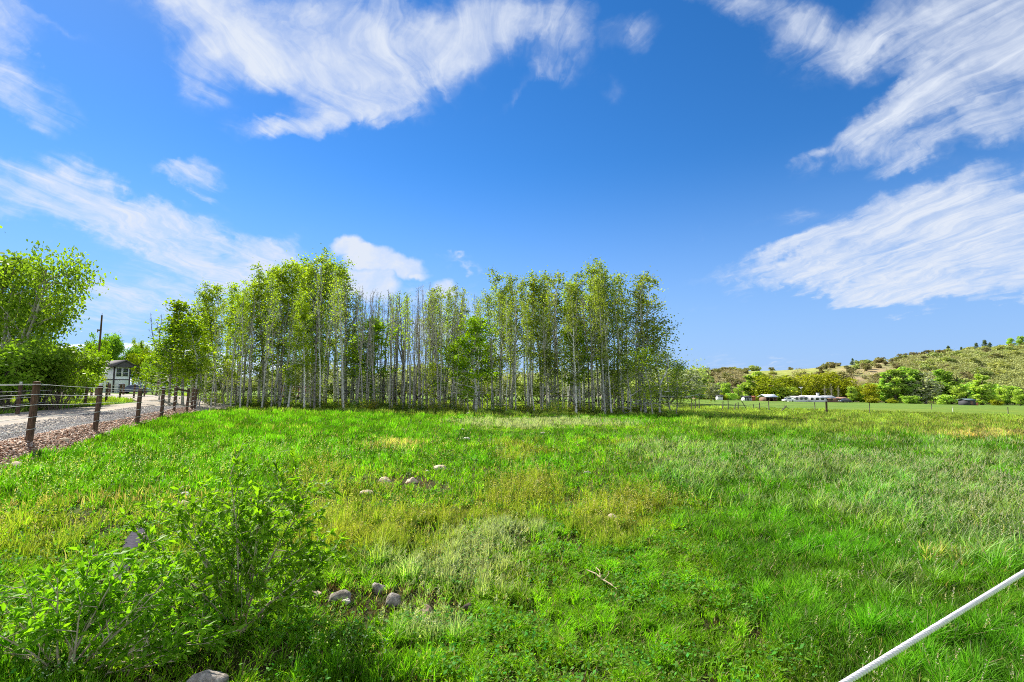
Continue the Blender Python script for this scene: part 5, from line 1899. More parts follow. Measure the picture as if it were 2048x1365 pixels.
# ------------------------------------------------------------------ small two-storey house
def house():
    loc = on_ground(225, 100)
    nf = Vector((0.9, -0.436, 0)).normalized()          # front faces the viewer's right
    rz = math.atan2(nf.y, nf.x) + PI / 2                 # local -y is the front
    root = empty('white_house', loc, rz)
    tag(root, 'small two-storey white house with dark trim and dark gable', 'house')
    WHITE = mat_noise('white_siding', [(0.3, (0.76, 0.77, 0.78)), (0.7, (0.86, 0.87, 0.87))], 3)
    TRIM = mat_plain('dark_brown_trim', (0.055, 0.045, 0.045), 0.6)
    GAB = mat_plain('dark_gable_siding', (0.085, 0.075, 0.08), 0.8)
    ROOF = mat_noise('dark_roof_shingles', [(0.3, (0.06, 0.055, 0.055)), (0.7, (0.14, 0.125, 0.12))], 14, 0.9)
    GLASS = mat_plain('dark_window_glass', (0.03, 0.04, 0.04), 0.05, 0.8)
    FRM = mat_plain('white_window_frame', (0.75, 0.75, 0.73), 0.5)
    W, D, H1, H2, OV = 2.75, 6.0, 2.45, 5.0, 0.75
    # walls: box with board grooves modelled as thin battens
    mb = MB()
    mb.box((0, 0, -0.6), (W, D, H2))
    for i in range(1, 14):
        mb.box((i * W / 14 - 0.02, -0.015, 0.02), (i * W / 14 + 0.02, 0.0, H2 - 0.05))
    for i in range(1, 26):
        mb.box((-0.015, i * D / 26 - 0.02, 0.02), (0.0, i * D / 26 + 0.02, H2 - 0.05))
    mb.build('wall', WHITE, root)
    mb = MB()
    for x in (0, W):
        mb.box((x - 0.11, -0.05, -0.3), (x + 0.11, 0.13, H2 - 0.02))
    mb.box((0.12, -0.04, H1 - 0.02), (W - 0.12, 0.0, H1 + 0.16))
    mb.box((-0.04, 0.14, H1 - 0.02), (0.0, D, H1 + 0.16))
    mb.build('trim', TRIM, root)
    mb = MB()                                            # gable wall and roof
    pk = H2 + 1.25
    x0, x1 = -OV, W + OV * 1.3
    xm = (x0 + x1) / 2
    mb.add([(x0 + 0.15, -0.7, H2), (x1 - 0.15, -0.7, H2), (xm, -0.7, pk - 0.1), (x0 + 0.15, D, H2), (x1 - 0.15, D, H2), (xm, D, pk - 0.1)], [[0, 1, 2], [3, 5, 4]])
    mb.add([(x0 + 0.15, -0.7, H2), (x1 - 0.15, -0.7, H2), (x1 - 0.15, D, H2), (x0 + 0.15, D, H2)], [[0, 3, 2, 1]])
    mb.build('gable', GAB, root)
    mb = MB()
    t = 0.16
    for xa, xb in ((x0, xm), (x1, xm)):
        za, zb = H2 - 0.02, pk
        V = [(xa, -0.95, za), (xb, -0.95, zb), (xb, D + 0.3, zb), (xa, D + 0.3, za), (xa, -0.95, za + t), (xb, -0.95, zb + t), (xb, D + 0.3, zb + t), (xa, D + 0.3, za + t)]
        mb.add(V, [[0, 3, 2, 1], [4, 5, 6, 7], [0, 1, 5, 4], [1, 2, 6, 5], [2, 3, 7, 6], [3, 0, 4, 7]])
    mb.build('roof', ROOF, root)
    def window(x0, x1, z0, z1):
        mb = MB()
        f = 0.09
        mb.box((x0, -0.07, z0), (x1, -0.016, z0 + f)); mb.box((x0, -0.07, z1 - f), (x1, -0.016, z1))
        mb.box((x0, -0.07, z0 + f), (x0 + f, -0.016, z1 - f)); mb.box((x1 - f, -0.07, z0 + f), (x1, -0.016, z1 - f))
        zm = (z0 + z1) / 2
        mb.box((x0 + f, -0.06, zm - 0.035), (x1 - f, -0.018, zm + 0.035))
        w = mb.build('window', FRM, root)
        mb = MB()
        mb.box((x0 + f, -0.035, z0 + f), (x1 - f, -0.017, zm - 0.035)); mb.box((x0 + f, -0.035, zm + 0.035), (x1 - f, -0.017, z1 - f))
        mb.build('pane', GLASS, w)
    window(0.26, 1.30, 3.1, 4.85)
    window(1.42, 2.46, 3.1, 4.85)
    window(0.75, 2.0, 0.5, 1.75)
    mb = MB()
    mb.box((-0.05, 1.5, 0), (-0.02, 2.4, 2.0))
    d = mb.build('door', TRIM, root)
house()


# ------------------------------------------------------------------ vehicles
def car(px, dist, rz, body, label, L_=4.6, W_=1.85, H_=1.6):
    root = empty('parked_car', on_ground(px, dist), rz)
    tag(root, label, 'car')
    prof = [(-2.3, 0.35), (-2.28, 0.85), (-1.35, 1.0), (-0.75, 1.55), (0.9, 1.6), (1.75, 1.05), (2.28, 0.9), (2.3, 0.35)]
    mb = MB()
    k = len(prof)
    V = []
    for yy, ins in ((-W_ / 2, 0.0), (W_ / 2, 0.0)):
        for (x, z) in prof:
            V.append((x * L_ / 4.6, yy * (0.82 if z > 1.2 else 1.0), z * H_ / 1.6))
    F = [[i, (i + 1) % k, k + (i + 1) % k, k + i] for i in range(k)]
    mb.add(V, F)
    for i in range(1, k - 1):
        mb.add(V, [[0, i + 1, i], [k, k + i, k + i + 1]])
    b = mb.build('body', body, root)
    bv = b.modifiers.new('bevel', 'BEVEL'); bv.width = 0.06; bv.segments = 2
    GL = mat_plain('car_glass', (0.02, 0.03, 0.05), 0.05, 0.8)
    mb = MB()
    for s in (-1, 1):
        y1, y2 = s * (W_ / 2 * 0.93 + 0.02), s * (W_ / 2 * 0.83 + 0.02)
        mb.add([(-1.05, y1, 1.08), (1.45, y1, 1.08), (0.85, y2, 1.5), (-0.72, y2, 1.48)], [[0, 1, 2, 3]])
    mb.add([(-1.33, -0.7, 1.05), (-1.33, 0.7, 1.05), (-0.80, 0.62, 1.5), (-0.80, -0.62, 1.5)], [[0, 1, 2, 3]])
    mb.build('window', GL, root)
    TY = mat_plain('black_tyre', (0.02, 0.02, 0.02), 0.8)
    for sx in (-1.4, 1.4):
        for s in (-1, 1):
            mb = MB()
            mb.tube([(0, -0.11, 0), (0, 0.11, 0)], [0.34, 0.34], 18)
            mb.tube([(0, s * 0.10, 0), (0, s * 0.118, 0)], [0.2, 0.18], 12)
            w = mb.build('wheel', TY, root, True)
            w.location = (sx, s * (W_ / 2 - 0.06), 0.34)
    for s in (-0.65, 0.65):
        mb = MB()
        mb.box((-2.345 * L_ / 4.6, s - 0.2, 0.68), (-2.29 * L_ / 4.6, s + 0.2, 0.82))
        mb.build('headlight', FRMW, root)
    return root


FRMW = mat_plain('headlight_lens', (0.7, 0.72, 0.75), 0.1, 0.6)
BLUE = mat_plain('dark_blue_car_paint', (0.03, 0.06, 0.14), 0.15, 0.6)
WHT = mat_plain('white_vehicle_paint', (0.75, 0.75, 0.74), 0.3, 0.5)
RED = mat_plain('faded_red_paint', (0.22, 0.035, 0.03), 0.5, 0.4)
car(268, 93, 0.35, BLUE, 'dark blue car parked right of the small white house')
# dark red stock trailer behind the trunks
root = empty('stock_trailer', on_ground(603, 66), 0.1)
tag(root, 'dark red farm trailer parked behind the left trunks of the grove', 'trailer')
mb = MB()
mb.box((-2.2, -1.0, 0.55), (2.2, 1.0, 0.75)); mb.box((-2.2, -1.0, 1.2), (2.2, 1.0, 1.32)); mb.box((-2.2, -1.0, 1.75), (2.2, 1.0, 1.9))
for x in np.linspace(-2.15, 2.1, 7):
    mb.box((x, -1.03, 0.5), (x + 0.08, -0.95, 1.92)); mb.box((x, 0.95, 0.5), (x + 0.08, 1.03, 1.92))
mb.build('body', RED, root)
mb = MB(); mb.box((-2.25, -1.05, 1.92), (2.25, 1.05, 2.02)); mb.build('roof', M_BLACK, root)
mb = MB(); mb.box((-2.1, -0.9, 0.42), (2.1, 0.9, 0.54)); mb.tube([(2.1, 0, 0.48), (3.3, 0, 0.45)], [0.06, 0.05], 7); mb.build('chassis', M_BLACK, root)
for sx in (-0.5, 0.4):
    for s in (-1, 1):
        mb = MB(); mb.tube([(0, -0.1, 0), (0, 0.1, 0)], [0.36, 0.36], 16)
        w = mb.build('wheel', M_BLACK, root, True); w.location = (sx, s * 1.12, 0.36)

# ------------------------------------------------------------------ far farm buildings
def shed(name, px, dist, w, d, h, rise, wallmat, roofmat, label, cat, rz=0.0, openfront=False, chimney=False, wins=0):
    root = empty(name, on_ground(px, dist), rz)
    tag(root, label, cat)
    mb = MB()
    if openfront:
        mb.box((-w / 2, d - 0.15, -0.4), (w / 2, d, h)); mb.box((-w / 2, 0.15, -0.4), (-w / 2 + 0.15, d - 0.15, h)); mb.box((w / 2 - 0.15, 0.15, -0.4), (w / 2, d - 0.15, h))
        for x in np.linspace(-w / 2, w / 2 - 0.2, 4):
            mb.box((x, -0.05, -0.4), (x + 0.2, 0.14, h))
    else:
        mb.box((-w / 2, 0, -0.4), (w / 2, d, h))
    mb.build('wall', wallmat, root)
    mb = MB()
    ov = 0.4
    for ya, yb in ((-ov, d / 2), (d + ov, d / 2)):
        za, zb = h, h + rise
        V = [(-w / 2 - ov, ya, za), (w / 2 + ov, ya, za), (w / 2 + ov, yb, zb), (-w / 2 - ov, yb, zb)]
        V = V + [(a, b, c + 0.14) for a, b, c in V]
        mb.add(V, [[0, 3, 2, 1], [4, 5, 6, 7], [0, 1, 5, 4], [1, 2, 6, 5], [2, 3, 7, 6], [3, 0, 4, 7]])
    rf = mb.build('roof', roofmat, root)
    if not openfront:
        mb = MB()
        mb.add([(-w / 2 + 0.01, 0, h), (-w / 2 + 0.01, d, h), (-w / 2 + 0.01, d / 2, h + rise)], [[0, 2, 1]])
        mb.add([(w / 2 - 0.01, 0, h), (w / 2 - 0.01, d, h), (w / 2 - 0.01, d / 2, h + rise)], [[0, 1, 2]])
        mb.build('gable', wallmat, root)
    if chimney:
        mb = MB(); mb.box((0.5, d / 2 - 0.4, h + rise * 0.6), (1.4, d / 2 + 0.4, h + rise + 1.1)); mb.box((0.4, d / 2 - 0.5, h + rise + 1.1), (1.5, d / 2 + 0.5, h + rise + 1.25)); mb.build('chimney', wallmat, rf)
    for i in range(wins):
        x = -w / 2 + w * (i + 0.5) / wins
        mb = MB(); mb.box((x - 0.55, -0.06, 0.9), (x + 0.55, -0.003, 2.0)); mb.build('window', FGL, root)
    return root


FGL = mat_plain('dark_far_glass', (0.05, 0.055, 0.06), 0.1, 0.7)
FW = mat_plain('white_wall_paint', (0.72, 0.71, 0.69), 0.6)
FR = mat_plain('pale_metal_roof', (0.62, 0.66, 0.72), 0.35, 0.5)
FB = mat_plain('brown_shed_boards', (0.20, 0.12, 0.08), 0.8)
FO = mat_plain('rust_red_boards', (0.38, 0.13, 0.06), 0.8)
FD_ = mat_plain('dark_shed_boards', (0.05, 0.05, 0.055), 0.8)
FT_ = mat_plain('terracotta_roof', (0.45, 0.26, 0.17), 0.8)
D0 = 222
shed('open_shed', 1543, D0 - 4, 5.0, 5, 1.7, 1.0, FB, FR, 'brown open-fronted shed with shiny pale metal roof', 'shed', 0.1, True)
shed('farm_house', 1640, D0, 13, 7, 1.7, 0.9, FW, mat_plain('white_metal_roof', (0.58, 0.58, 0.58), 0.5, 0.3), 'long low white house with a white roof and chimney before the trees', 'house', -0.06, False, True, 6)
shed('farm_house', 1603, D0 - 3, 6, 6, 1.5, 0.8, FW, mat_plain('grey_roof', (0.35, 0.34, 0.33), 0.6), 'white annexe with grey roof left of the long white house', 'house', 0.12, False, False, 3)
shed('farm_house', 1676, D0 - 1, 8, 5, 1.4, 0.7, FB, FT_, 'low building with terracotta roof behind bare pale trees', 'house', -0.05, False, False, 3)
shed('small_shed', 1496, D0 - 2, 3.0, 3, 1.5, 0.4, FW, FD_, 'small white and dark shed left of the rust-red one', 'shed', 0, True)
shed('small_shed', 1507, D0 - 2, 1.8, 3, 1.5, 0.4, FO, FO, 'small rust-red shed between two sheds', 'shed', 0)
shed('small_shed', 1441, D0 + 4, 2.2, 2.5, 1.6, 0.5, FW, FD_, 'tiny white shed alone far left of the other farm sheds', 'shed', 0)
ds = shed('dark_shed', 1943, D0 - 20, 3.4, 4, 1.9, 0.5, FD_, mat_plain('blue_grey_roof', (0.12, 0.17, 0.18), 0.5), 'dark shed with blue-grey roof and low rust-red annexe under the tall tree at the right', 'shed', 0.05)
mb = MB(); mb.box((1.72, 0.4, -0.4), (3.1, 2.6, 1.0)); mb.build('annexe', FO, ds)
mb = MB(); mb.box((-0.5, -0.05, 0), (0.6, -0.005, 1.6)); mb.build('door', FB, ds)
car(1576, D0 - 8, 0.1, WHT, 'white car parked right of the shiny-roofed open shed', 4.4)
car(1690, D0 - 9, 0.0, mat_plain('dark_car_paint', (0.05, 0.05, 0.055), 0.2, 0.5), 'dark car parked right of the terracotta-roofed building', 4.4)
mb = MB()
mb.tube([(0, 0, 0), (0, 0, 6.2)], [0.05, 0.04], 6)
mb.box((-0.9, -0.05, 6.1), (0.9, 0.05, 6.45))
mb.box((-0.2, -0.15, 5.6), (0.2, 0.15, 5.75))
o = mb.build('antenna_mast', M_CAP, None)
o.location = on_ground(1603, D0 + 8)
tag(o, 'thin mast with white crossbar rising over the white house', 'mast')

# ------------------------------------------------------------------ hill
RIDGE = ([700, 900, 1040, 1150, 1260, 1375, 1440, 1500, 1560, 1620, 1680, 1740, 1800, 1860, 1920, 1980, 2048, 2200, 2500, 2900],
         [790, 775, 764, 758, 752, 748, 745, 743, 742, 738, 733, 729, 723, 716, 710, 706, 701, 690, 690, 720])
D_FOOT, D_TOP = 262.0, 440.0


def hill_z(px, t):
    """height on the hill at lateral photo column px and depth fraction t (0 foot, 1 ridge, then over the back)"""
    d = D_FOOT + (D_TOP - D_FOOT) * t
    x = (px - 1024) / 1024 * d
    ry = np.interp(px, *RIDGE)
    zt = EYE + (770 - ry) / 1024 * D_TOP
    z0 = gz((px - 1024) / 1024 * D_FOOT, np.full_like(d, D_FOOT), False) - 1.0
    s = np.clip(t, 0, 1)
    prof = s * (1.5 - 0.5 * s) if False else np.sin(np.clip(s, 0, 1) * PI / 2) ** 1.15
    z = z0 + (zt - z0) * prof
    back = np.clip(t - 1, 0, None)
    z = z - (zt - z0) * 0.9 * np.clip(back / 1.4, 0, 1) ** 2
    z = z + 1.6 * (fbm(x / 30, d / 30, 301) - 0.5) * np.sin(np.clip(s, 0, 1) * PI)
    return x, d, z


def build_hill():
    P = np.linspace(640, 3000, 240)
    T = np.concatenate([np.linspace(-0.02, 1, 56), np.linspace(1.04, 2.4, 22)])
    PP, TT = np.meshgrid(P, T, indexing='ij')
    x, y, z = hill_z(PP.ravel(), TT.ravel())
    n2 = len(T)
    i = np.arange(len(P) - 1)[:, None] * n2
    j = np.arange(n2 - 1)[None, :]
    F = np.stack([i + j, i + n2 + j, i + n2 + j + 1, i + j + 1], -1).reshape(-1, 4)
    px, t = PP.ravel(), TT.ravel()
    # bare tan soil, grey brush floor and fresh green slopes
    tan = np.array([0.42, 0.30, 0.18]); green = np.array([0.32, 0.38, 0.06]); brush = np.array([0.19, 0.185, 0.085])
    nz = fbm(x / 22, y / 40, 311, 4)
    wg = np.exp(-((px - 1580) / 110) ** 2) * sstep(0.35, 0.6, t) * 1.6
    wt = sstep(0.5, 0.68, nz) * (np.exp(-((px - 1380) / 60) ** 2) + np.exp(-((px - 1740) / 110) ** 2) * 1.6 + 0.25) + 1.6 * np.exp(-((px - 1360) / 40) ** 2)
    wb = np.full_like(px, 1.3)
    s = wg + wt + wb
    c = (wg[:, None] * green + wt[:, None] * tan + wb[:, None] * brush) / s[:, None]
    m, nt, out = newmat('hillside_soil_and_grass')
    L = nt.links.new
    a = N(nt, 'Attribute'); a.attribute_name = 'col'
    tc = N(nt, 'TexCoord')
    n1 = N(nt, 'TexNoise'); n1.inputs['Scale'].default_value = 0.35; n1.inputs['Detail'].default_value = 10; n1.inputs['Roughness'].default_value = 0.7
    r1 = ramp(nt, [(0.3, (0.55, 0.58, 0.55)), (0.5, (1, 1, 1)), (0.7, (1.3, 1.25, 1.2))])
    x1 = N(nt, 'Mix', data_type='RGBA', blend_type='MULTIPLY'); x1.inputs[0].default_value = 1
    L(tc.outputs['Object'], n1.inputs['Vector']); L(n1.outputs['Fac'], r1.inputs[0])
    L(a.outputs['Color'], x1.inputs[6]); L(r1.outputs[0], x1.inputs[7])
    p = N(nt, 'BsdfPrincipled'); p.inputs['Roughness'].default_value = 0.95; p.inputs['Specular IOR Level'].default_value = 0.05
    L(x1.outputs[2], p.inputs['Base Color']); L(p.outputs[0], out.inputs[0])
    o = np_mesh('hill', np.stack([x, y, z], -1), [F], c, m, smooth=True)
    tag(o, 'brush-covered hillside beyond the pasture', 'hill', kind='structure')


build_hill()
# distant blue mountain with snow, left
def mountain():
    D = 9000
    P = np.linspace(60, 620, 90)
    top = 770 - 84 + 5 * (fbm(P / 25, P * 0, 5, 4) - 0.5) * 2 + ((P - 240) / 260) ** 2 * 30
    V, F = [], []
    m = len(P)
    for k, (dd, fr) in enumerate([(D * 0.75, 0.0), (D * 0.85, 0.45), (D * 0.93, 0.75), (D, 1.0), (D * 1.3, 0.0)]):
        x = (P - 1024) / 1024 * dd
        zt = EYE + (770 - top) / 1024 * D
        V.append(np.stack([x, np.full(m, dd), -60 + (zt + 60) * fr * (1 + 0.12 * (fbm(P / 12 + k * 3, P * 0 + k, 9) - 0.5) * (fr > 0) * (fr < 1))], -1))
    V = np.concatenate(V)
    i = np.arange(4)[:, None] * m
    j = np.arange(m - 1)[None, :]
    F = np.stack([i + j, i + j + 1, i + m + j + 1, i + m + j], -1).reshape(-1, 4)
    o = np_mesh('mountain', V, [F], None, mat_noise('haze_tinted_rock_and_snow', [(0.42, (0.16, 0.24, 0.34)), (0.55, (0.22, 0.31, 0.42)), (0.62, (0.75, 0.78, 0.82))], 0.004, 0.95), smooth=False)  # blue of the distant haze is painted into the rock colour
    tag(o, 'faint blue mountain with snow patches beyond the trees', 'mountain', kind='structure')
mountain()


# ------------------------------------------------------------------ far trees and scrub
def far_tree(name, seed, H, W, n, leaf, leafmat, bark, shape='round', lumps=24, lo=0.12):
    r = np.random.default_rng(seed)
    root = empty(name, (0, 0, 0))
    mb = MB()
    P = curve_path((0, 0, -0.4), (r.normal(0, 0.05), r.normal(0, 0.05), 1), H * 0.8, 8, 0.05, 0.03, r)
    mb.tube(P, np.linspace(0.028 * H, 0.006 * H, 9), 6)
    for _ in range(14):
        j = r.integers(2, 8)
        B = curve_path(P[j], r.normal(0, 0.8, 3) + np.array([0, 0, 0.7]), W * r.uniform(0.25, 0.45), 4, 0.15, 0.1, r)
        mb.tube(B, np.linspace(0.010 * H, 0.003 * H, 5), 4)
    mb.build('trunk', bark, root, True)
    C, S = [], []
    for _ in range(lumps):
        f = r.random()
        if shape == 'round':
            prof = math.sqrt(max(0.02, 1 - (2 * f - 0.9) ** 2 / 1.25))
        elif shape == 'tall':
            prof = (0.55 + 0.45 * math.sin(f * PI)) * (1 - 0.45 * f)
        else:
            prof = max(0.08, 1 - f) ** 0.75
        a = r.uniform(0, 2 * PI)
        q = math.sqrt(r.random()) * 0.34 * W * prof
        C.append((q * math.cos(a), q * math.sin(a), H * (lo + (0.94 - lo) * f)))
        S.append(W * (0.15 if shape != 'cone' else 0.10) * r.uniform(0.6, 1.3) * (0.6 + 0.4 * prof))
    C, S = np.array(C), np.array(S)
    cl = r.choice(lumps, n, p=S ** 2 / (S ** 2).sum())
    d = r.normal(size=(n, 3)); d /= np.linalg.norm(d, axis=1)[:, None]
    ctr = C[cl] + d * (S[cl] * (0.62 + 0.38 * r.random(n)) + r.normal(0, 0.02 * W, n))[:, None] * np.array([1.15, 1.15, 0.85])
    ctr[:, 2] = np.maximum(ctr[:, 2], 0.03 * H)
    sh = np.clip(r.normal(0.5, 0.2, lumps)[cl] + r.normal(0, 0.16, n), 0, 1)
    V, F, c = leaf_quads(ctr, leaf * r.uniform(0.6, 1.3, n), sh, 0.75, r=r)
    np_mesh('crown', V, [F], c, leafmat, root)
    return Proto(root, float(np.quantile(ctr[:, 2], 0.995)))


def bare_clump(seed, H):
    return aspen(seed, H=H, rad=2.2, leaves=0, bare=True, nb=60, cs=0.12, base_r=0.12, bark=M_BARKPALE)


FTR = {
    'green': [far_tree('far_tree', 401, 12, 9, 2600, 0.30, L_FAR, M_BARK), far_tree('far_tree', 402, 12, 8, 2600, 0.30, L_FAR, M_BARK, lumps=30)],
    'yellow': [far_tree('willow_tree', 411, 12, 14, 3600, 0.30, L_FARYEL, M_BARK, lumps=40, lo=0.1), far_tree('willow_tree', 412, 12, 10, 2800, 0.30, L_FARYEL, M_BARK, lumps=30)],
    'tall': [far_tree('poplar_tree', 421, 15, 7, 4400, 0.32, L_FAR, M_BARK, 'tall', 34, 0.04), far_tree('poplar_tree', 422, 15, 8, 4600, 0.32, L_FAR, M_BARK, 'tall', 36, 0.04)],
    'grey': [far_tree('silver_tree', 431, 10, 8, 2400, 0.28, L_FARGREY, M_BARKPALE, lumps=28)],
    'bush': [far_tree('far_shrub', 441, 4, 6, 1200, 0.25, L_FARYEL, M_BARK, lumps=16, lo=0.1), far_tree('far_shrub', 442, 4, 6, 1200, 0.25, L_FAR, M_BARK, lumps=16, lo=0.1)],
    'bare': [bare_clump(451, 9)],
    'cone': [far_tree('conifer_tree', 461, 9, 9.5, 2200, 0.25, L_CON, M_BARK, 'cone', 30, 0.03)],
}
BELT = [
    ('green', 1352, 240, 772, 1.0, 'dark green tree just right of the grove\'s outermost sprays'), ('green', 1383, 236, 768, 0.8, 'mid-green far tree behind the three leaning posts'), ('green', 1399, 234, 770, 0.9, 'light green round tree next to the silver willow'),
    ('grey', 1427, 236, 768, 1.1, 'silver-grey willow between green trees at the hill\'s foot'), ('green', 1452, 246, 767, 0.9, 'dark tree in shade beside the silver willow'), ('bush', 1445, 228, 788, 1.0, 'small yellow bush by the tiny white shed'),
    ('bush', 1462, 228, 787, 1.1, 'rounded green bush right of the small yellow bush'), ('green', 1478, 240, 771, 0.8, 'green tree left of the leafy cottonwood group'), ('tall', 1497, 246, 752, 1.2, 'bright green tall cottonwood left of the golden willow'),
    ('tall', 1520, 256, 745, 1.2, 'tallest green cottonwood rising in back of the golden willow'), ('yellow', 1543, 242, 751, 1.35, 'biggest golden-green willow over the shiny-roofed shed'), ('bush', 1518, 228, 789, 0.7, 'orange-yellow shrub beside the rust-red shed'),
    ('yellow', 1590, 246, 758, 1.0, 'golden-green tree right of the biggest willow'), ('bush', 1570, 236, 775, 1.2, 'dark shrub under the golden trees, behind the white car'), ('yellow', 1625, 254, 749, 1.0, 'golden tree rising behind the long white house'),
    ('yellow', 1662, 258, 746, 1.2, 'broad golden tree behind the bare pale trees'), ('yellow', 1692, 252, 757, 0.9, 'golden tree left of the small grey-green tree'), ('green', 1704, 226, 774, 0.8, 'small grey-green tree standing before the golden ones'),
    ('yellow', 1741, 236, 768, 1.0, 'round golden tree alone between grey-green and tall green trees'), ('bush', 1746, 224, 794, 1.1, 'low green shrub in front of the lone round golden tree'),
    ('tall', 1772, 236, 747, 1.1, 'leftmost tall green poplar of the dense clump'), ('tall', 1793, 234, 741, 1.15, 'tall poplar second in the dense green clump'), ('tall', 1812, 238, 736, 1.1, 'highest green poplar at the middle of the dense clump'), ('tall', 1829, 232, 741, 1.1, 'tall green poplar right of the highest one'),
    ('grey', 1851, 230, 747, 1.15, 'pale silver-green tall tree in the dense clump'), ('bare', 1867, 229, 757, 0.7, 'leafless grey tree beside the silver-green tall tree'), ('tall', 1880, 238, 741, 1.15, 'green poplar behind the leafless grey tree'), ('tall', 1902, 236, 745, 1.2, 'rightmost tall poplar of the dense clump'),
    ('green', 1918, 228, 776, 0.9, 'smaller green tree at the right foot of the dense clump'), ('tall', 1963, 222, 750, 1.25, 'tall dark green tree standing over the dark shed'), ('bush', 1822, 222, 792, 1.3, 'low yellow-green shrub at the foot of the poplar clump'),
    ('bush', 1783, 222, 797, 1.1, 'yellow shrub at the left foot of the poplar clump'), ('bush', 1890, 220, 790, 1.3, 'light green shrub at the right foot of the poplar clump'), ('bush', 1994, 216, 798, 1.1, 'bright yellow-green shrub right of the dark shed'),
    ('green', 2003, 232, 777, 0.9, 'dark green tree behind the bright shrub at the right'), ('green', 2040, 222, 780, 1.1, 'bright green tree cut by the right edge'), ('tall', 2075, 230, 760, 1.1, 'tall green tree just at the right edge of the picture'), ('bush', 1925, 218, 800, 0.9, 'small yellow shrub left of the dark shed'),
    ('bare', 1650, 231, 771, 0.9, 'bare pale tree before the terracotta roof, left of three'), ('bare', 1664, 230, 768, 0.9, 'bare pale tree before the terracotta roof, middle of three'), ('bare', 1677, 231, 772, 0.9, 'bare pale tree before the terracotta roof, right of three'),
]
ci = {}
GRP = {'green': 'green trees below the hill', 'yellow': 'golden willows below the hill', 'tall': 'tall poplars below the hill', 'grey': 'silver trees below the hill', 'bush': 'shrubs below the hill', 'bare': 'bare trees below the hill', 'cone': 'conifers on the hill'}
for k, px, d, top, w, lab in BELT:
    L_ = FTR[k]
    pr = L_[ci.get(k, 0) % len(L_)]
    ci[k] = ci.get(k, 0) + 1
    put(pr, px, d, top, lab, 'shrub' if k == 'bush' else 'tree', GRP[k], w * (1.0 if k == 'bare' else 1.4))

# the half-hidden second rank that closes the belt
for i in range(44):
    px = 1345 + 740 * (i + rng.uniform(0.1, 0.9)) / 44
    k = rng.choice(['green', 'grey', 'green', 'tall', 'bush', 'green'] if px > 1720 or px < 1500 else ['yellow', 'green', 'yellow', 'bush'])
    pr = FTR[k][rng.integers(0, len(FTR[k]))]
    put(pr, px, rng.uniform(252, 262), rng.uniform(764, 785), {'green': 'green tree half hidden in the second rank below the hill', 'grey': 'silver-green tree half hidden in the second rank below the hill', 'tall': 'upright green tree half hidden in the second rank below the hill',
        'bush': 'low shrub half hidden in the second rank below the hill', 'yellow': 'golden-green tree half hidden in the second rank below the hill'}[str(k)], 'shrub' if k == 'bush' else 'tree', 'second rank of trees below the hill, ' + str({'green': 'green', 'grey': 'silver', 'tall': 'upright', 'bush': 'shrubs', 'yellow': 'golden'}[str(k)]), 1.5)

OAK = [far_tree('scrub_oak', 501, 3.4, 5.5, 700, 0.30, L_OAK, M_BARK, lumps=14, lo=0.1), far_tree('scrub_oak', 502, 3.2, 4.6, 620, 0.28, L_OAK, M_BARK, lumps=12, lo=0.1),
       far_tree('scrub_oak', 503, 3.6, 6.4, 800, 0.30, L_OAKG, M_BARK, lumps=16, lo=0.1), far_tree('scrub_oak', 504, 3.0, 5.0, 600, 0.30, L_OAKG, M_BARK, lumps=12, lo=0.1)]


def on_hill(px, t):
    x, y, z = hill_z(np.array([float(px)]), np.array([float(t)]))
    return Vector((float(x[0]), float(y[0]), float(z[0])))


# along the skyline and conifers, one by one
SKY = [(1420, 'oak', 2.2, 'rounded oak bush on the skyline nearest the grove'), (1440, 'oak', 2.6, 'low oak bush on the left part of the skyline'), (1464, 'oak', 3.2, 'grey oak bush on the skyline, left of a pair'), (1472, 'oak', 3.0, 'grey oak bush on the skyline, right of a pair'), (1482, 'oak', 3.0, 'small oak bush before the darkest skyline bush'), (1492, 'oak', 3.2, 'pale oak bush next to the darkest skyline bush'),
       (1507, 'oak', 5.0, 'darkest rounded bush standing highest on the left skyline'), (1549, 'cone', 1.6, 'tiny dark conifer on the open green skyline'), (1580, 'oak', 2.6, 'single oak bush on the green slope below the skyline'), (1660, 'oak', 4.4, 'wide oak thicket at the top of the green slope'),
       (1705, 'cone', 6.0, 'dark round-based conifer alone on the skyline'), (1735, 'oak', 4.0, 'pale twiggy oak on the skyline right of the lone conifer'), (1762, 'oak', 4.6, 'twiggy spreading oak on the skyline near the radio mast'), (1790, 'oak', 4.2, 'small tree-like oak right beside the radio mast'), (1808, 'oak', 6.0, 'arching oak on the skyline with sky under its boughs'), (1832, 'oak', 6.0, 'large arching oak at the top of the ridge'), (1856, 'oak', 6.5, 'tall rounded oak on the ridge above bare soil'),
       (1899, 'cone', 8.5, 'pale spiky conifer, leftmost of those on the right ridge'), (1925, 'cone', 6.5, 'small conifer right of the pale spiky one'), (1955, 'cone', 9.0, 'thin dark conifer left of the bushy pair'), (1972, 'cone', 11.0, 'tallest bushy conifer on the right ridge'), (1983, 'cone', 8.5, 'dark bushy conifer right of the tallest one'), (2025, 'grn', 11.0, 'tall pale-trunked leafy tree on the ridge near the right edge'), (2045, 'grn', 12.0, 'dark leafy tree on the ridge cut by the right edge')]
for px, k, h, lab in SKY:
    p = on_hill(px, 0.985)
    pr = FTR['cone'][0] if k == 'cone' else (FTR['green'][px % 2] if k == 'grn' else OAK[px % 4])
    s = h / pr.h
    pr.place(p - Vector((0, 0, 0.15)), rng.uniform(0, 6), s, lab, 'tree', 'trees on the skyline', sxy=s * (1.35 if k == 'oak' else 0.9))
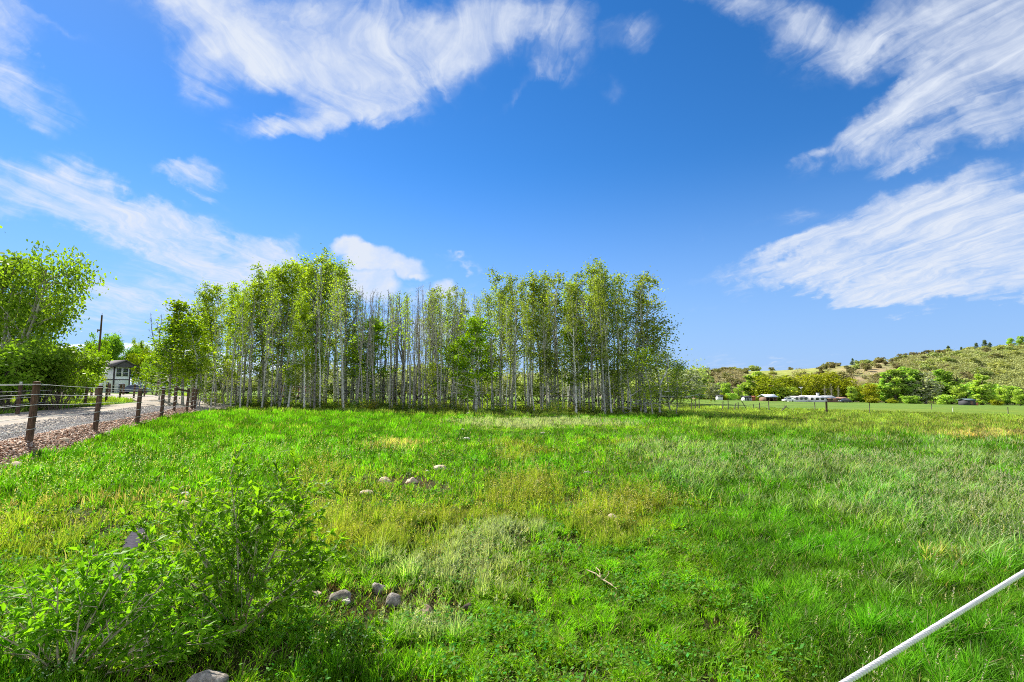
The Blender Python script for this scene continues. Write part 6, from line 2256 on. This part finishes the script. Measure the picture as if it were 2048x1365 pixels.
# scrub oaks over the slope
n_oak = 0
cand = 0
while n_oak < 290 and cand < 6000:
    cand += 1
    px = rng.uniform(1330, 2110)
    t = rng.random() ** 0.8 * 0.95 + 0.03
    # open green slope and bare tan ground stay clearer
    if 1500 < px < 1690 and t > 0.45 and rng.random() < 0.88:
        continue
    if 1690 < px < 1800 and t > 0.5 and rng.random() < 0.6:
        continue
    if px < 1400 and t > 0.75 and rng.random() < 0.8:
        continue
    if fbm(np.array([px / 18.0]), np.array([t * 9.0]), 333)[0] < 0.40:
        continue
    p = on_hill(px, t)
    green = px > 1800
    pr = OAK[rng.integers(2, 4) if rng.random() < (0.75 if green else 0.25) else rng.integers(0, 2)]
    h = rng.uniform(2.4, 4.6) * (1.0 + 0.25 * (px > 1850))
    s = h / pr.h
    lab = 'rounded olive-green scrub oak in the thicket on the right hillside' if green else 'rounded grey-brown scrub oak on the open hillside'
    pr.place(p - Vector((0, 0, 0.2)), rng.uniform(0, 6), s, lab, 'bush', 'scrub oaks of the right hillside' if green else 'scrub oaks of the open hillside', sxy=s * rng.uniform(1.0, 1.5))
    n_oak += 1


def oak_mass():
    """the closed thicket between the single bushes"""
    r = np.random.default_rng(777)
    n = 3300
    px = np.where(r.random(n) < 0.55, r.uniform(1800, 2180, n), r.uniform(1330, 2180, n))
    t = r.random(n) ** 0.8 * 0.95 + 0.02
    k = ((px > 1800) | ((t < 0.7) & (px < 1800) & (r.random(n) < 0.9)) | ((px < 1500) & (t < 0.93)) | (r.random(n) < 0.12)) & ~((px > 1690) & (px < 1800) & (t > 0.42) & (r.random(n) < 0.85)) & ~((px > 1485) & (px < 1695) & (t > 0.48) & (r.random(n) < 0.93)) & ~((px < 1410) & (t > 0.7) & (r.random(n) < 0.8)) & ~((t > 0.6) & (px < 1485) & (r.random(n) < 0.4))
    px, t = px[k], t[k]
    x, y, z = hill_z(px, t)
    m = len(x)
    S = r.uniform(1.2, 2.3, m)
    q = 150
    cl = np.repeat(np.arange(m), q)
    d = r.normal(size=(m * q, 3)); d /= np.linalg.norm(d, axis=1)[:, None]
    lump = r.normal(size=(m, 5, 3)) * 0.5
    li = r.integers(0, 5, m * q)
    ctr = np.stack([x, y, z + 1.2], -1)[cl] + (lump[cl, li] * S[cl][:, None]) * np.array([1.2, 1.2, 0.5]) + d * (S[cl] * 0.75)[:, None] * np.array([1.2, 1.2, 0.85])
    sh = np.clip(r.normal(0.5, 0.18, m)[cl] + r.normal(0, 0.15, m * q), 0, 1)
    grn = np.clip((px - 1700) / 200 + r.normal(0, 0.35, m), 0, 1)[cl][:, None]
    a = np.array([0.17, 0.16, 0.075]) * (1 - grn) + np.array([0.20, 0.24, 0.07]) * grn
    b = np.array([0.46, 0.41, 0.21]) * (1 - grn) + np.array([0.54, 0.58, 0.22]) * grn
    col = a * (1 - sh[:, None]) + b * sh[:, None]
    V, F, C = leaf_quads(ctr, 0.33 * r.uniform(0.6, 1.3, m * q), col, 0.75, r=r)
    o = np_mesh('hillside_scrub', V, [F], C, mat_vcol('thicket_leaves', 0.25))
    tag(o, 'closed olive-grey oak scrub covering the hillside', 'scrub', kind='stuff')
oak_mass()
mb = MB()
mb.tube([(0, 0, 0), (0, 0, 9)], [0.12, 0.06], 6)
mb.box((-0.3, -0.05, 7.2), (0.3, 0.05, 7.35))
o = mb.build('radio_mast', M_CAP, None)
o.location = on_hill(1793, 1.0)
tag(o, 'thin pale radio mast on the skyline', 'mast')

# ------------------------------------------------------------------ remove prototypes that were never used, render settings
def drop(o):
    for ch in KIDS.get(o.name, []):
        drop(ch)
    bpy.data.objects.remove(o)


allp = [p for v in ASP.values() for p in v] + COT + BSH + FT + BK + [p for v in FTR.values() for p in v] + OAK
for p in allp:
    if not p.used:
        drop(p.root)

cy = SC.cycles
SC.render.engine = 'CYCLES'
cy.max_bounces = 5
cy.diffuse_bounces = 3
cy.glossy_bounces = 1
cy.transmission_bounces = 4
cy.transparent_max_bounces = 4
cy.caustics_reflective = False
cy.caustics_refractive = False
cy.use_denoising = False
SC.cycles.pixel_filter_type = 'BLACKMAN_HARRIS'
cy.filter_width = 1.0
cy.use_adaptive_sampling = True
cy.adaptive_threshold = 0.02
cy.sample_clamp_indirect = 6
SC.render.use_persistent_data = False
